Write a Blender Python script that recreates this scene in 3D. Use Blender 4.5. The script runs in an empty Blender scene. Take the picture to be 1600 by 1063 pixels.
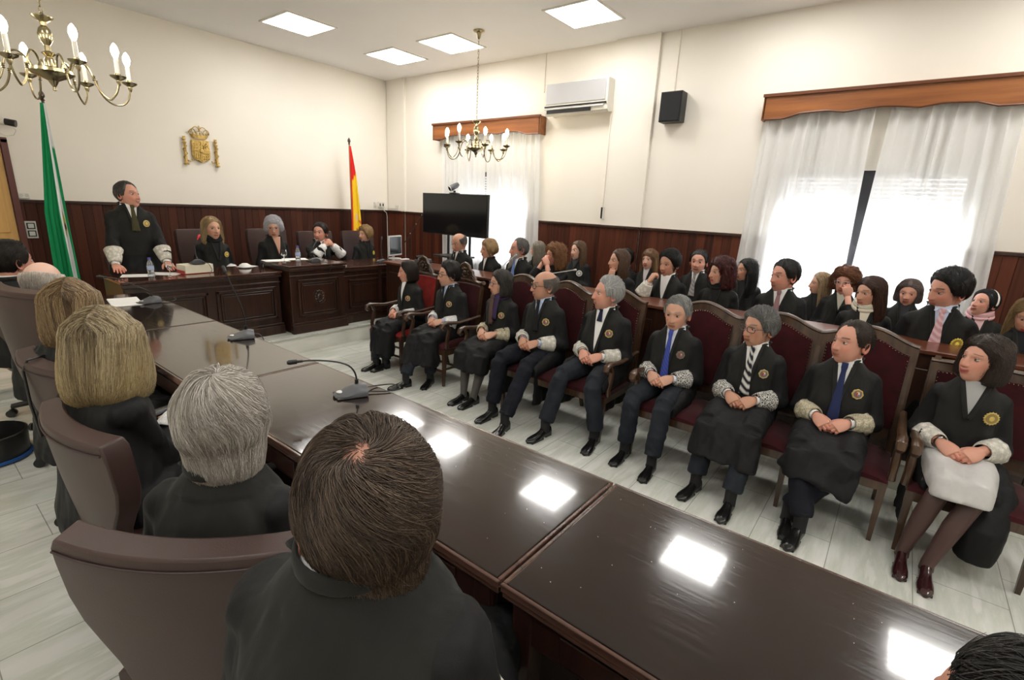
import bpy, math, random
import numpy as np
from mathutils import Matrix, Vector

random.seed(7); RNG = np.random.default_rng(7)
SC = bpy.context.scene
COL = SC.collection
PI = math.pi

# ------------------------------------------------------------------ camera
CAM = (0.0, 0.0, 1.9)
def camera_matrix(yaw, pitch, roll):
    cy, sy, cp, sp = math.cos(yaw), math.sin(yaw), math.cos(pitch), math.sin(pitch)
    F = np.array([sy*cp, cy*cp, sp]); R = np.array([cy, -sy, 0.0]); U = np.cross(R, F)
    cr, sr = math.cos(roll), math.sin(roll)
    r2 = R*cr + U*sr; u2 = -R*sr + U*cr
    m = Matrix(((r2[0], u2[0], -F[0], CAM[0]), (r2[1], u2[1], -F[1], CAM[1]), (r2[2], u2[2], -F[2], CAM[2]), (0, 0, 0, 1)))
    return m
cam_data = bpy.data.cameras.new('camera')
cam_data.sensor_width = 36.0
cam_data.lens = 768.55/1600*36.0
cam_data.clip_start = 0.05
cam = bpy.data.objects.new('camera', cam_data)
cam.matrix_world = camera_matrix(0.914916, -0.265077, 0.048561)
COL.objects.link(cam); SC.camera = cam

# ------------------------------------------------------------------ world, daylight, exposure
world = bpy.data.worlds.new('world'); SC.world = world; world.use_nodes = True
wb = world.node_tree.nodes['Background']
wb.inputs[0].default_value = (0.93, 0.96, 1.0, 1); wb.inputs[1].default_value = 1.6
SC.view_settings.view_transform = 'Standard'; SC.view_settings.look = 'None'
SC.view_settings.gamma = 1.0; SC.view_settings.use_curve_mapping = False
SC.view_settings.exposure = 1.06

def daylight(name, loc, sx, sy, power):
    l = bpy.data.lights.new(name, 'AREA'); l.shape = 'RECTANGLE'; l.size = sx; l.size_y = sy; l.energy = power
    l.color = (0.93, 0.96, 1.0)
    o = bpy.data.objects.new(name, l); COL.objects.link(o); o.location = loc
    o.rotation_euler = (0, PI/2, 0)      # shines towards -x, into the room
    return o
daylight('window_daylight', (7.6, 0.47, 1.9), 1.6, 1.9, 70)
daylight('window_daylight', (7.6, 5.6, 1.9), 1.6, 1.9, 45)
PANEL_STRENGTH = 11.0
BULB_STRENGTH = 44.0

# ------------------------------------------------------------------ materials
def new_mat(name):
    m = bpy.data.materials.new(name); m.use_nodes = True
    return m, m.node_tree.nodes, m.node_tree.links, m.node_tree.nodes['Principled BSDF']
def setp(b, **k):
    names = dict(color='Base Color', rough='Roughness', metal='Metallic', spec='Specular IOR Level', sheen='Sheen Weight',
                 coat='Coat Weight', coatr='Coat Roughness', trans='Transmission Weight', ior='IOR', alpha='Alpha', sss='Subsurface Weight')
    for q, v in k.items():
        i = b.inputs[names[q]]
        i.default_value = (*v, 1) if q == 'color' else v
def plain(name, color, rough=0.5, **k):
    m, n, l, b = new_mat(name); setp(b, color=color, rough=rough, **k); return m
def add_bump(n, l, b, src, strength=0.2, dist=0.01):
    bp = n.new('ShaderNodeBump'); bp.inputs['Strength'].default_value = strength; bp.inputs['Distance'].default_value = dist
    l.new(src, bp.inputs['Height']); l.new(bp.outputs[0], b.inputs['Normal']); return bp
def coords(n, l, kind='Object', scale=(1, 1, 1), rot=(0, 0, 0)):
    t = n.new('ShaderNodeTexCoord'); mp = n.new('ShaderNodeMapping')
    mp.inputs['Scale'].default_value = scale; mp.inputs['Rotation'].default_value = rot
    l.new(t.outputs[kind], mp.inputs[0]); return mp.outputs[0]
def ramp(n, l, src, stops):
    r = n.new('ShaderNodeValToRGB'); e = r.color_ramp.elements
    while len(e) < len(stops): e.new(0.5)
    for i, (p, c) in enumerate(stops):
        e[i].position = p; e[i].color = (*c, 1)
    l.new(src, r.inputs[0]); return r.outputs[0]
def noise_node(n, l, vec, scale, detail=4, rough=0.5):
    t = n.new('ShaderNodeTexNoise'); t.inputs['Scale'].default_value = scale; t.inputs['Detail'].default_value = detail
    t.inputs['Roughness'].default_value = rough
    l.new(vec, t.inputs['Vector']); return t.outputs['Fac']
def wood(name, dark, light, rough, axis='z', scale=1.0, coat=0.0, bump=0.05, spec=0.5, coatr=0.1):
    m, n, l, b = new_mat(name)
    st = {'x': (1.2, 22, 22), 'y': (22, 1.2, 22), 'z': (22, 22, 1.2)}[axis]
    v = coords(n, l, 'Object', tuple(s*scale for s in st))
    f = noise_node(n, l, v, 1.0, 6, 0.62)
    c = ramp(n, l, f, [(0.30, dark), (0.72, light)])
    l.new(c, b.inputs['Base Color']); setp(b, rough=rough, coat=coat, spec=spec, coatr=coatr)
    add_bump(n, l, b, f, bump, 0.003)
    return m
M = {}
M['wall'] = plain('cream_wall_paint', (0.80, 0.735, 0.615), 0.9, spec=0.2)
m, n, l, b = new_mat('cream_wall_paint'); M['wall'] = m
v = coords(n, l, 'Object', (1, 1, 1)); f = noise_node(n, l, v, 1.1, 5); c = ramp(n, l, f, [(0.3, (0.83, 0.785, 0.705)), (0.7, (0.86, 0.815, 0.735))])
l.new(c, b.inputs[0]); setp(b, rough=0.92, spec=0.2); add_bump(n, l, b, noise_node(n, l, v, 180, 3), 0.06, 0.002)
m, n, l, b = new_mat('ceiling_paint'); M['ceiling'] = m
v = coords(n, l, 'Object', (1, 1, 1)); f = noise_node(n, l, v, 0.8, 4); c = ramp(n, l, f, [(0.3, (0.84, 0.83, 0.815)), (0.7, (0.87, 0.86, 0.845))])
l.new(c, b.inputs[0]); setp(b, rough=0.95, spec=0.15)
# marble floor with large tiles
m, n, l, b = new_mat('white_marble_tiles'); M['floor'] = m
v = coords(n, l, 'Object', (1, 1, 1), (0, 0, 0))
br = n.new('ShaderNodeTexBrick'); br.offset = 0.5; br.inputs['Scale'].default_value = 1.0
br.inputs['Mortar Size'].default_value = 0.0022; br.inputs['Brick Width'].default_value = 0.6; br.inputs['Row Height'].default_value = 0.4
br.inputs['Color1'].default_value = (0.68, 0.68, 0.645, 1); br.inputs['Color2'].default_value = (0.60, 0.61, 0.575, 1); br.inputs['Mortar'].default_value = (0.30, 0.30, 0.27, 1)
l.new(v, br.inputs['Vector'])
v2 = coords(n, l, 'Object', (1.2, 7, 1), (0, 0, 0.5)); f = noise_node(n, l, v2, 1.3, 8, 0.6)
vein = ramp(n, l, f, [(0.40, (1, 1, 1)), (0.56, (0.80, 0.83, 0.78)), (0.62, (0.98, 0.98, 0.97))])
mx = n.new('ShaderNodeMixRGB'); mx.blend_type = 'MULTIPLY'; mx.inputs[0].default_value = 1.0
l.new(br.outputs[0], mx.inputs[1]); l.new(vein, mx.inputs[2]); l.new(mx.outputs[0], b.inputs[0]); setp(b, rough=0.16, spec=0.5)
M['marble'] = None
m, n, l, b = new_mat('pale_marble_riser'); M['marble'] = m
v = coords(n, l, 'Object', (1.5, 1.5, 5)); f = noise_node(n, l, v, 1.2, 8, 0.6); c = ramp(n, l, f, [(0.3, (0.62, 0.62, 0.56)), (0.7, (0.76, 0.75, 0.69))])
l.new(c, b.inputs[0]); setp(b, rough=0.25)
# dado boards: vertical boards, dark mahogany with redder boards here and there
def board_mat(name, lo, hi, axis):
    m, n, l, b = new_mat(name)
    sc = (9.5, 0.001, 0.001) if axis == 'x' else (0.001, 9.5, 0.001)
    v = coords(n, l, 'Object', sc)
    w = n.new('ShaderNodeTexWhiteNoise'); w.noise_dimensions = '1D'
    sx = n.new('ShaderNodeSeparateXYZ'); l.new(v, sx.inputs[0])
    ad = n.new('ShaderNodeMath'); ad.operation = 'FLOOR'; l.new(sx.outputs[0 if axis == 'x' else 1], ad.inputs[0]); l.new(ad.outputs[0], w.inputs['W'])
    v2 = coords(n, l, 'Object', (30, 30, 1.4)); f = noise_node(n, l, v2, 1.0, 5, 0.6)
    mm = n.new('ShaderNodeMath'); mm.operation = 'MULTIPLY_ADD'; l.new(w.outputs['Value'], mm.inputs[0]); mm.inputs[1].default_value = 0.45; 
    m3 = n.new('ShaderNodeMath'); m3.operation = 'MULTIPLY'; l.new(f, m3.inputs[0]); m3.inputs[1].default_value = 0.75; l.new(m3.outputs[0], mm.inputs[2])
    c = ramp(n, l, mm.outputs[0], [(0.25, lo), (0.85, hi)]); l.new(c, b.inputs[0]); setp(b, rough=0.46, spec=0.22)
    fr = n.new('ShaderNodeMath'); fr.operation = 'FRACT'; l.new(sx.outputs[0 if axis == 'x' else 1], fr.inputs[0])
    pp = n.new('ShaderNodeMath'); pp.operation = 'PINGPONG'; l.new(fr.outputs[0], pp.inputs[0]); pp.inputs[1].default_value = 0.5
    gt = n.new('ShaderNodeMapRange'); l.new(pp.outputs[0], gt.inputs[0]); gt.inputs[1].default_value = 0.0; gt.inputs[2].default_value = 0.05
    add_bump(n, l, b, gt.outputs[0], 0.9, 0.008)
    return m
M['dado_x'] = board_mat('mahogany_boards_back', (0.020, 0.0065, 0.0045), (0.080, 0.025, 0.014), 'x')
M['dado_y'] = board_mat('mahogany_boards_side', (0.026, 0.0075, 0.005), (0.115, 0.031, 0.015), 'y')
M['desk'] = wood('dark_walnut_desk', (0.012, 0.0045, 0.003), (0.048, 0.018, 0.010), 0.32, 'z', 1.0, coat=0.15)
M['desk_top'] = wood('polished_desk_top', (0.022, 0.006, 0.0035), (0.075, 0.022, 0.011), 0.16, 'x', 1.0, coat=0.5)
# table top with polish, fine scratches
m, n, l, b = new_mat('polished_mahogany_top'); M['table_top'] = m
v = coords(n, l, 'Object', (26, 1.6, 26)); f = noise_node(n, l, v, 1.2, 7, 0.65)
c = ramp(n, l, f, [(0.28, (0.0045, 0.0018, 0.0014)), (0.75, (0.019, 0.0065, 0.0042))]); l.new(c, b.inputs[0])
setp(b, rough=0.13, spec=0.5, coat=0.6, coatr=0.05)
v2 = coords(n, l, 'Object', (60, 3, 1), (0, 0, 0.25)); f2 = noise_node(n, l, v2, 2.0, 5, 0.7)
mr = n.new('ShaderNodeMapRange'); l.new(f2, mr.inputs[0]); mr.inputs[1].default_value = 0.45; mr.inputs[2].default_value = 0.75; mr.inputs[3].default_value = 0.11; mr.inputs[4].default_value = 0.24
l.new(mr.outputs[0], b.inputs['Roughness'])
M['table_body'] = wood('dark_table_body', (0.010, 0.004, 0.003), (0.035, 0.013, 0.008), 0.3, 'z')
M['table_edge'] = wood('table_edge_moulding', (0.030, 0.012, 0.008), (0.12, 0.062, 0.045), 0.22, 'y', coat=0.5)
M['pelmet'] = wood('orange_brown_pelmet', (0.17, 0.050, 0.010), (0.36, 0.125, 0.028), 0.42, 'y', 0.6)
M['pelmet_dark'] = wood('pelmet_moulding', (0.08, 0.022, 0.006), (0.18, 0.055, 0.014), 0.35, 'y')
M['chair_wood'] = wood('chair_walnut', (0.026, 0.012, 0.006), (0.095, 0.048, 0.024), 0.3, 'z', coat=0.3)
M['chair_dark'] = wood('chair_dark_walnut', (0.018, 0.008, 0.005), (0.06, 0.028, 0.016), 0.3, 'z', coat=0.3)
def velvet(name, c1, c2):
    m, n, l, b = new_mat(name); v = coords(n, l, 'Object', (1, 1, 1)); f = noise_node(n, l, v, 14, 4)
    c = ramp(n, l, f, [(0.3, c1), (0.7, c2)]); l.new(c, b.inputs[0]); setp(b, rough=0.85, sheen=0.12, spec=0.2); return m
M['velvet'] = velvet('burgundy_velvet', (0.028, 0.0025, 0.0045), (0.052, 0.0045, 0.0075))
M['velvet_red'] = velvet('red_velvet', (0.20, 0.010, 0.008), (0.30, 0.018, 0.013))
M['brass'] = plain('aged_brass', (0.34, 0.29, 0.175), 0.25, metal=1.0)
M['gilt'] = None
m, n, l, b = new_mat('gilded_metal'); M['gilt'] = m
v = coords(n, l, 'Object', (1, 1, 1)); f = noise_node(n, l, v, 45, 4); c = ramp(n, l, f, [(0.3, (0.42, 0.27, 0.075)), (0.7, (0.72, 0.52, 0.17))])
l.new(c, b.inputs[0]); setp(b, rough=0.4, metal=0.55); add_bump(n, l, b, f, 0.7, 0.01)
M['leather'] = None
m, n, l, b = new_mat('brown_leather'); M['leather'] = m
v = coords(n, l, 'Object', (1, 1, 1)); f = noise_node(n, l, v, 260, 3); c = ramp(n, l, noise_node(n, l, v, 3, 3), [(0.3, (0.036, 0.018, 0.0155)), (0.7, (0.052, 0.026, 0.022))])
l.new(c, b.inputs[0]); setp(b, rough=0.42, spec=0.5); add_bump(n, l, b, f, 0.18, 0.002)
M['black_plastic'] = plain('black_plastic', (0.012, 0.012, 0.012), 0.35)
M['grey_plastic'] = plain('grey_plastic', (0.075, 0.078, 0.085), 0.4)
M['light_plastic'] = plain('silver_grey_plastic', (0.55, 0.55, 0.54), 0.35)
M['white_plastic'] = plain('white_plastic', (0.72, 0.69, 0.62), 0.4)
M['screen'] = plain('dark_screen', (0.006, 0.007, 0.008), 0.12)
M['paper'] = plain('white_paper', (0.82, 0.82, 0.80), 0.8, spec=0.2)
M['chrome'] = plain('chrome', (0.7, 0.7, 0.7), 0.15, metal=1.0)
M['red_plastic'] = plain('red_plastic', (0.6, 0.02, 0.03), 0.4)
M['blue_plastic'] = plain('blue_plastic', (0.02, 0.09, 0.30), 0.4)
M['door_wood'] = wood('tan_door_wood', (0.50, 0.27, 0.075), (0.66, 0.40, 0.14), 0.5, 'z', 0.5)
M['door_frame'] = plain('dark_door_frame', (0.10, 0.028, 0.022), 0.45)
def cloth(name, color, rough=0.75, sheen=0.0, spec=0.3, bscale=420, bstr=0.25, var=0.25):
    m, n, l, b = new_mat(name); v = coords(n, l, 'Object', (1, 1, 1))
    f = noise_node(n, l, v, 6, 4); c = ramp(n, l, f, [(0.3, tuple(x*(1-var) for x in color)), (0.7, tuple(x*(1+var) for x in color))])
    l.new(c, b.inputs[0]); setp(b, rough=rough, sheen=sheen, spec=spec); b1 = add_bump(n, l, b, noise_node(n, l, v, bscale, 2), bstr, 0.0015)
    v4 = coords(n, l, 'Object', (1, 1, .45), (0.3, 0.2, 0)); b2 = n.new('ShaderNodeBump'); b2.inputs['Strength'].default_value = 0.55; b2.inputs['Distance'].default_value = 0.02
    l.new(noise_node(n, l, v4, 15, 2, .4), b2.inputs['Height']); l.new(b2.outputs[0], b1.inputs['Normal']); return m
M['robe'] = cloth('black_robe_satin', (0.0085, 0.0085, 0.0092), 0.68, spec=0.25)
M['robe_panel'] = cloth('black_robe_wool', (0.0165, 0.0170, 0.0155), 0.82, sheen=0.05, spec=0.2)
M['suit'] = cloth('charcoal_suit', (0.018, 0.021, 0.028), 0.8, spec=0.2)
M['suit_navy'] = cloth('navy_suit', (0.0085, 0.0095, 0.0155), 0.8, spec=0.2)
M['shoe'] = plain('black_shoe_leather', (0.008, 0.008, 0.008), 0.22, spec=0.6)
M['shoe_red'] = plain('dark_oxblood_patent', (0.030, 0.008, 0.009), 0.12, spec=0.7)
M['sock'] = plain('black_sock', (0.008, 0.008, 0.009), 0.9)
M['tights_grey'] = plain('grey_tights', (0.10, 0.090, 0.085), 0.7)
M['tights'] = plain('sheer_black_tights', (0.085, 0.045, 0.038), 0.5)
M['grey_dress'] = cloth('light_grey_dress', (0.50, 0.49, 0.48), 0.7, bscale=90, var=0.1)
def attr_mat(name, rough, spec=0.4, sss=0.0, coat=0.0, metal=0.0, bump=None, aniso=False):
    m, n, l, b = new_mat(name); a = n.new('ShaderNodeAttribute'); a.attribute_name = 'col'
    l.new(a.outputs['Color'], b.inputs[0]); setp(b, rough=rough, spec=spec, coat=coat, metal=metal)
    if sss:
        setp(b, sss=sss); b.inputs['Subsurface Radius'].default_value = (0.9, 0.35, 0.2); b.inputs['Subsurface Scale'].default_value = 0.008
    if bump:
        v = coords(n, l, 'Object', (1, 1, 1)); add_bump(n, l, b, noise_node(n, l, v, bump[0], 4), bump[1], 0.002)
    return m
M['skin'] = attr_mat('skin', 0.48, 0.4, bump=(160, 0.12))
M['hair'] = attr_mat('hair', 0.42, 0.45)
M['dyed'] = attr_mat('dyed_cloth', 0.75, 0.2, bump=(300, 0.15))
M['enamel'] = attr_mat('enamel', 0.35, 0.5)
# lace: white threads with the black sleeve showing between them
def lace(name, c_hi, c_lo, hole, scale=120.0):
    m, n, l, b = new_mat(name); v = coords(n, l, 'Object', (1, 1, 1))
    vo = n.new('ShaderNodeTexVoronoi'); vo.feature = 'DISTANCE_TO_EDGE'; vo.inputs['Scale'].default_value = scale; l.new(v, vo.inputs['Vector'])
    v3 = n.new('ShaderNodeTexVoronoi'); v3.feature = 'F1'; v3.inputs['Scale'].default_value = scale*0.33; l.new(v, v3.inputs['Vector'])
    f2 = ramp(n, l, v3.outputs['Distance'], [(0.25, c_hi), (0.6, c_lo)])
    fac = ramp(n, l, vo.outputs['Distance'], [(0.05, (0, 0, 0)), (0.16, (1, 1, 1))])
    mu = n.new('ShaderNodeMath'); mu.operation = 'MULTIPLY'; l.new(fac, mu.inputs[0]); mu.inputs[1].default_value = hole
    mx = n.new('ShaderNodeMixRGB'); l.new(mu.outputs[0], mx.inputs[0]); l.new(f2, mx.inputs[1]); mx.inputs[2].default_value = (0.03, 0.03, 0.03, 1)
    l.new(mx.outputs[0], b.inputs[0]); setp(b, rough=0.85, spec=0.15)
    add_bump(n, l, b, vo.outputs['Distance'], 0.8, 0.004); return m
M['lace_open'] = lace('open_white_lace', (0.78, 0.77, 0.73), (0.66, 0.65, 0.6), 0.95, 75)
M['lace'] = lace('ivory_lace', (0.80, 0.765, 0.68), (0.56, 0.54, 0.48), 0.22, 95)
M['lace_cream'] = lace('cream_lace', (0.66, 0.60, 0.44), (0.46, 0.41, 0.29), 0.40, 80)
M['lace_white'] = lace('fine_white_lace', (0.80, 0.79, 0.78), (0.66, 0.66, 0.66), 0.15, 130)
# sheer curtain
m, n, l, b = new_mat('sheer_white_curtain'); M['curtain'] = m
out = n['Material Output']; n.remove(b)
df = n.new('ShaderNodeBsdfDiffuse'); df.inputs[0].default_value = (0.93, 0.925, 0.91, 1)
tr = n.new('ShaderNodeBsdfTranslucent'); tr.inputs[0].default_value = (0.88, 0.88, 0.88, 1)
tp = n.new('ShaderNodeBsdfTransparent'); tp.inputs[0].default_value = (0.95, 0.95, 0.95, 1)
m1 = n.new('ShaderNodeMixShader'); m1.inputs[0].default_value = 0.38; l.new(df.outputs[0], m1.inputs[1]); l.new(tr.outputs[0], m1.inputs[2])
m2 = n.new('ShaderNodeMixShader'); m2.inputs[0].default_value = 0.05; l.new(m1.outputs[0], m2.inputs[1]); l.new(tp.outputs[0], m2.inputs[2]); l.new(m2.outputs[0], out.inputs[0])
def emit(name, color, s):
    m, n, l, b = new_mat(name); setp(b, color=(0.8, 0.8, 0.8)); b.inputs['Emission Color'].default_value = (*color, 1); b.inputs['Emission Strength'].default_value = s; return m
M['panel'] = emit('light_diffuser', (1.0, 0.975, 0.935), PANEL_STRENGTH)
M['panel_fill'] = emit('added_fill_diffuser', (1.0, 0.975, 0.935), PANEL_STRENGTH*0.78)  # glow of the extra panels added out of view as fill light
M['bulb'] = emit('warm_bulb', (1.0, 0.88, 0.66), BULB_STRENGTH)
m, n, l, b = new_mat('clear_glass'); M['glass'] = m; setp(b, color=(0.95, 0.97, 0.97), rough=0.03, trans=1.0, ior=1.3)
m, n, l, b = new_mat('window_glass'); M['window_glass'] = m; setp(b, color=(1, 1, 1), rough=0.0, trans=1.0, ior=1.01)

# ------------------------------------------------------------------ mesh helper
def nrm(a): 
    a = np.asarray(a, float); return a/np.maximum(np.linalg.norm(a, axis=-1, keepdims=True), 1e-9)
class MB:
    def __init__(s): s.V = []; s.L = []; s.T = []; s.Mi = []; s.C = []; s.n = 0
    def add(s, V, F, m=0, c=None, X=None):
        V = np.asarray(V, float).reshape(-1, 3)
        if X is not None:
            X = np.asarray(X); V = V @ X[:3, :3].T + X[:3, 3]
        if isinstance(F, np.ndarray):
            s.L.append((F + s.n).ravel()); s.T.append(np.full(len(F), F.shape[1])); k = len(F)
        else:
            s.L.append(np.array([i for f in F for i in f], int) + s.n); s.T.append(np.array([len(f) for f in F])); k = len(F)
        s.Mi.append(np.full(k, m) if np.isscalar(m) else np.asarray(m))
        if c is None: c = (0.5, 0.5, 0.5)
        c = np.asarray(c, float)
        s.C.append(np.broadcast_to(c, (len(V), 3)) if c.ndim == 1 else c)
        s.V.append(V); s.n += len(V); return s
    def merge(s, o, X=None):
        for V, L, T, Mi, C in zip(o.V, o.L, o.T, o.Mi, o.C): pass
        V = np.concatenate(o.V)
        if X is not None:
            X = np.asarray(X); V = V @ X[:3, :3].T + X[:3, 3]
        s.L.append(np.concatenate(o.L) + s.n); s.T.append(np.concatenate(o.T)); s.Mi.append(np.concatenate(o.Mi)); s.C.append(np.concatenate(o.C))
        s.V.append(V); s.n += len(V); return s
    def box(s, c, d, m=0, X=None, col=None):
        x, y, z = c; a, b_, h = [q/2 for q in d]
        V = [(x+i*a, y+j*b_, z+k*h) for i in (-1, 1) for j in (-1, 1) for k in (-1, 1)]
        F = np.array([(0, 1, 3, 2), (4, 6, 7, 5), (0, 4, 5, 1), (2, 3, 7, 6), (0, 2, 6, 4), (1, 5, 7, 3)])
        return s.add(V, F, m, col, X)
    def grid(s, P, cu=False, cv=False, m=0, c=None, X=None, capu=False):
        P = np.asarray(P, float); nu, nv = P.shape[:2]; idx = np.arange(nu*nv).reshape(nu, nv)
        iu = np.arange(nu if cu else nu-1); iv = np.arange(nv if cv else nv-1)
        a = idx[iu][:, iv]; b_ = idx[(iu+1) % nu][:, iv]; c_ = idx[(iu+1) % nu][:, (iv+1) % nv]; d = idx[iu][:, (iv+1) % nv]
        F = np.stack([a, b_, c_, d], -1).reshape(-1, 4)
        cc = None if c is None else (np.asarray(c, float).reshape(-1, 3) if np.asarray(c).ndim > 1 else c)
        if capu:
            Fl = [tuple(f) for f in F.tolist()] + [tuple(idx[0].tolist()), tuple(idx[-1][::-1].tolist())]
            return s.add(P.reshape(-1, 3), Fl, m, cc, X)
        return s.add(P.reshape(-1, 3), F, m, cc, X)
    def tube(s, path, r, n=8, m=0, c=None, X=None, cap=True, up=None, closed=False):
        P = np.asarray(path, float); k = len(P)
        r = np.broadcast_to(np.asarray(r, float), (k,)) if np.asarray(r).ndim < 2 else np.asarray(r, float)
        ra, rb = (r, r) if r.ndim == 1 else (r[:, 0], r[:, 1])
        T = np.gradient(P, axis=0) if not closed else np.roll(P, -1, 0)-np.roll(P, 1, 0)
        T = nrm(T); A = np.zeros((k, 3)); 
        u = np.array(up, float) if up is not None else (np.array([0, 0, 1.0]) if abs(T[0][2]) < 0.9 else np.array([1.0, 0, 0]))
        for i in range(k):
            a = u - T[i]*u.dot(T[i]); a = a/max(np.linalg.norm(a), 1e-9); A[i] = a
            if up is None: u = a
        B = np.cross(T, A); t = np.arange(n)*2*PI/n
        G = P[:, None] + (A[:, None]*np.cos(t)[None, :, None])*ra[:, None, None] + (B[:, None]*np.sin(t)[None, :, None])*rb[:, None, None]
        return s.grid(G, cu=closed, cv=True, m=m, c=c, X=X, capu=cap and not closed)
    def lathe(s, prof, n=20, m=0, c=None, X=None, cap=True):
        p = np.asarray(prof, float); t = np.arange(n)*2*PI/n
        G = np.stack([p[:, 0][:, None]*np.cos(t), p[:, 0][:, None]*np.sin(t), np.broadcast_to(p[:, 1][:, None], (len(p), n))], -1)
        return s.grid(G, cv=True, m=m, c=c, X=X, capu=cap)
    def ball(s, c, r, n=12, m=0, col=None, X=None):
        r = np.broadcast_to(np.asarray(r, float), (3,)); th = np.linspace(0.02, PI-0.02, max(6, n*2//3)); t = np.arange(n)*2*PI/n
        G = np.stack([np.sin(th)[:, None]*np.cos(t)*r[0]+c[0], np.sin(th)[:, None]*np.sin(t)*r[1]+c[1], np.cos(th)[:, None]*np.ones(n)*r[2]+c[2]], -1)
        return s.grid(G, cv=True, m=m, c=col, X=X, capu=True)
    def data(s, name):
        me = bpy.data.meshes.new(name)
        V = np.concatenate(s.V).astype(np.float32); L = np.concatenate(s.L).astype(np.int32); T = np.concatenate(s.T).astype(np.int32)
        me.vertices.add(len(V)); me.vertices.foreach_set('co', V.ravel())
        me.loops.add(len(L)); me.loops.foreach_set('vertex_index', L)
        me.polygons.add(len(T)); st = np.concatenate([[0], np.cumsum(T)[:-1]]).astype(np.int32)
        me.polygons.foreach_set('loop_start', st); me.polygons.foreach_set('loop_total', T)
        me.polygons.foreach_set('material_index', np.concatenate(s.Mi).astype(np.int32))
        me.update(calc_edges=True)
        return me
    def build(s, name, mats, parent=None, smooth=True, sharp=35, bevel=0, col=False, loc=None, rot=None):
        me = s.data(name)
        if not isinstance(mats, (list, tuple)): mats = [mats]
        for q in mats: me.materials.append(q)
        if col:
            C = np.concatenate(s.C); a = me.color_attributes.new('col', 'FLOAT_COLOR', 'POINT')
            a.data.foreach_set('color', np.concatenate([C, np.ones((len(C), 1))], 1).astype(np.float32).ravel())
        me.polygons.foreach_set('use_smooth', np.full(len(me.polygons), bool(smooth)))
        if smooth:
            if sharp: me.set_sharp_from_angle(angle=math.radians(sharp))
        o = bpy.data.objects.new(name, me); COL.objects.link(o)
        if parent: o.parent = parent
        if loc is not None: o.location = loc
        if rot is not None: o.rotation_euler = rot
        if bevel:
            b_ = o.modifiers.new('bevel', 'BEVEL'); b_.width = bevel; b_.segments = 2; b_.limit_method = 'ANGLE'; b_.angle_limit = math.radians(40)
        return o
def tag(o, label=None, cat=None, group=None, kind=None):
    if label: o['label'] = label
    if cat: o['category'] = cat
    if group: o['group'] = group
    if kind: o['kind'] = kind
    return o
def empty(name, loc=(0, 0, 0), rz=0.0, scale=1.0):
    o = bpy.data.objects.new(name, None); o.empty_display_size = 0.1; COL.objects.link(o)
    o.location = loc; o.rotation_euler = (0, 0, rz); o.scale = (scale,)*3; return o
def copy_tree(o, parent=None):
    c = o.copy(); COL.objects.link(c); c.parent = parent
    for ch in [q for q in KIDS.get(o.name, [])]: pass
    for ch in list(o.children): copy_tree(ch, c)
    return c
KIDS = {}
def frame(origin, x=None, y=None, z=None):
    """4x4 from an origin and two axes (y kept exactly, z orthogonalised)."""
    Y = nrm(y); Z = np.asarray(z, float); Z = nrm(Z - Y*Y.dot(Z)); Xx = np.cross(Y, Z)
    m_ = np.eye(4); m_[:3, 0] = Xx; m_[:3, 1] = Y; m_[:3, 2] = Z; m_[:3, 3] = origin; return m_
def euler(rx=0, ry=0, rz=0, t=(0, 0, 0), s=1.0):
    m_ = np.array(Matrix.Translation(t) @ Matrix.Rotation(rz, 4, 'Z') @ Matrix.Rotation(ry, 4, 'Y') @ Matrix.Rotation(rx, 4, 'X'))
    m_[:3, :3] *= s; return m_
def remesh(mb, voxel, smooth=4, fac=0.5):
    me = mb.data('tmp'); o = bpy.data.objects.new('tmp', me); COL.objects.link(o)
    r = o.modifiers.new('r', 'REMESH'); r.mode = 'VOXEL'; r.voxel_size = voxel
    if smooth:
        q = o.modifiers.new('s', 'SMOOTH'); q.factor = fac; q.iterations = smooth
    dg = bpy.context.evaluated_depsgraph_get(); ev = o.evaluated_get(dg); m2 = ev.to_mesh()
    V = np.empty(len(m2.vertices)*3, np.float32); m2.vertices.foreach_get('co', V); V = V.reshape(-1, 3).astype(float)
    L = np.empty(len(m2.loops), np.int32); m2.loops.foreach_get('vertex_index', L)
    N = np.empty(len(m2.vertices)*3, np.float32); m2.vertices.foreach_get('normal', N); N = N.reshape(-1, 3).astype(float)
    T = np.empty(len(m2.polygons), np.int32); m2.polygons.foreach_get('loop_total', T)
    F = L.reshape(-1, 4) if (T == 4).all() else None
    ev.to_mesh_clear(); bpy.data.objects.remove(o); bpy.data.meshes.remove(me)
    return V, F, N
def sstep(x): 
    x = np.clip(x, 0, 1); return x*x*(3-2*x)
def G1(x, s): return np.exp(-(x/s)**2)
def wob(P, f, seed=0):
    r = np.random.default_rng(seed); o = np.zeros(len(P))
    for k in range(6):
        d = r.normal(size=3)*f*(1+0.5*k); o += np.sin(P @ d + r.uniform(0, 6.28))/(1+0.5*k)
    return o/2.6
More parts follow.
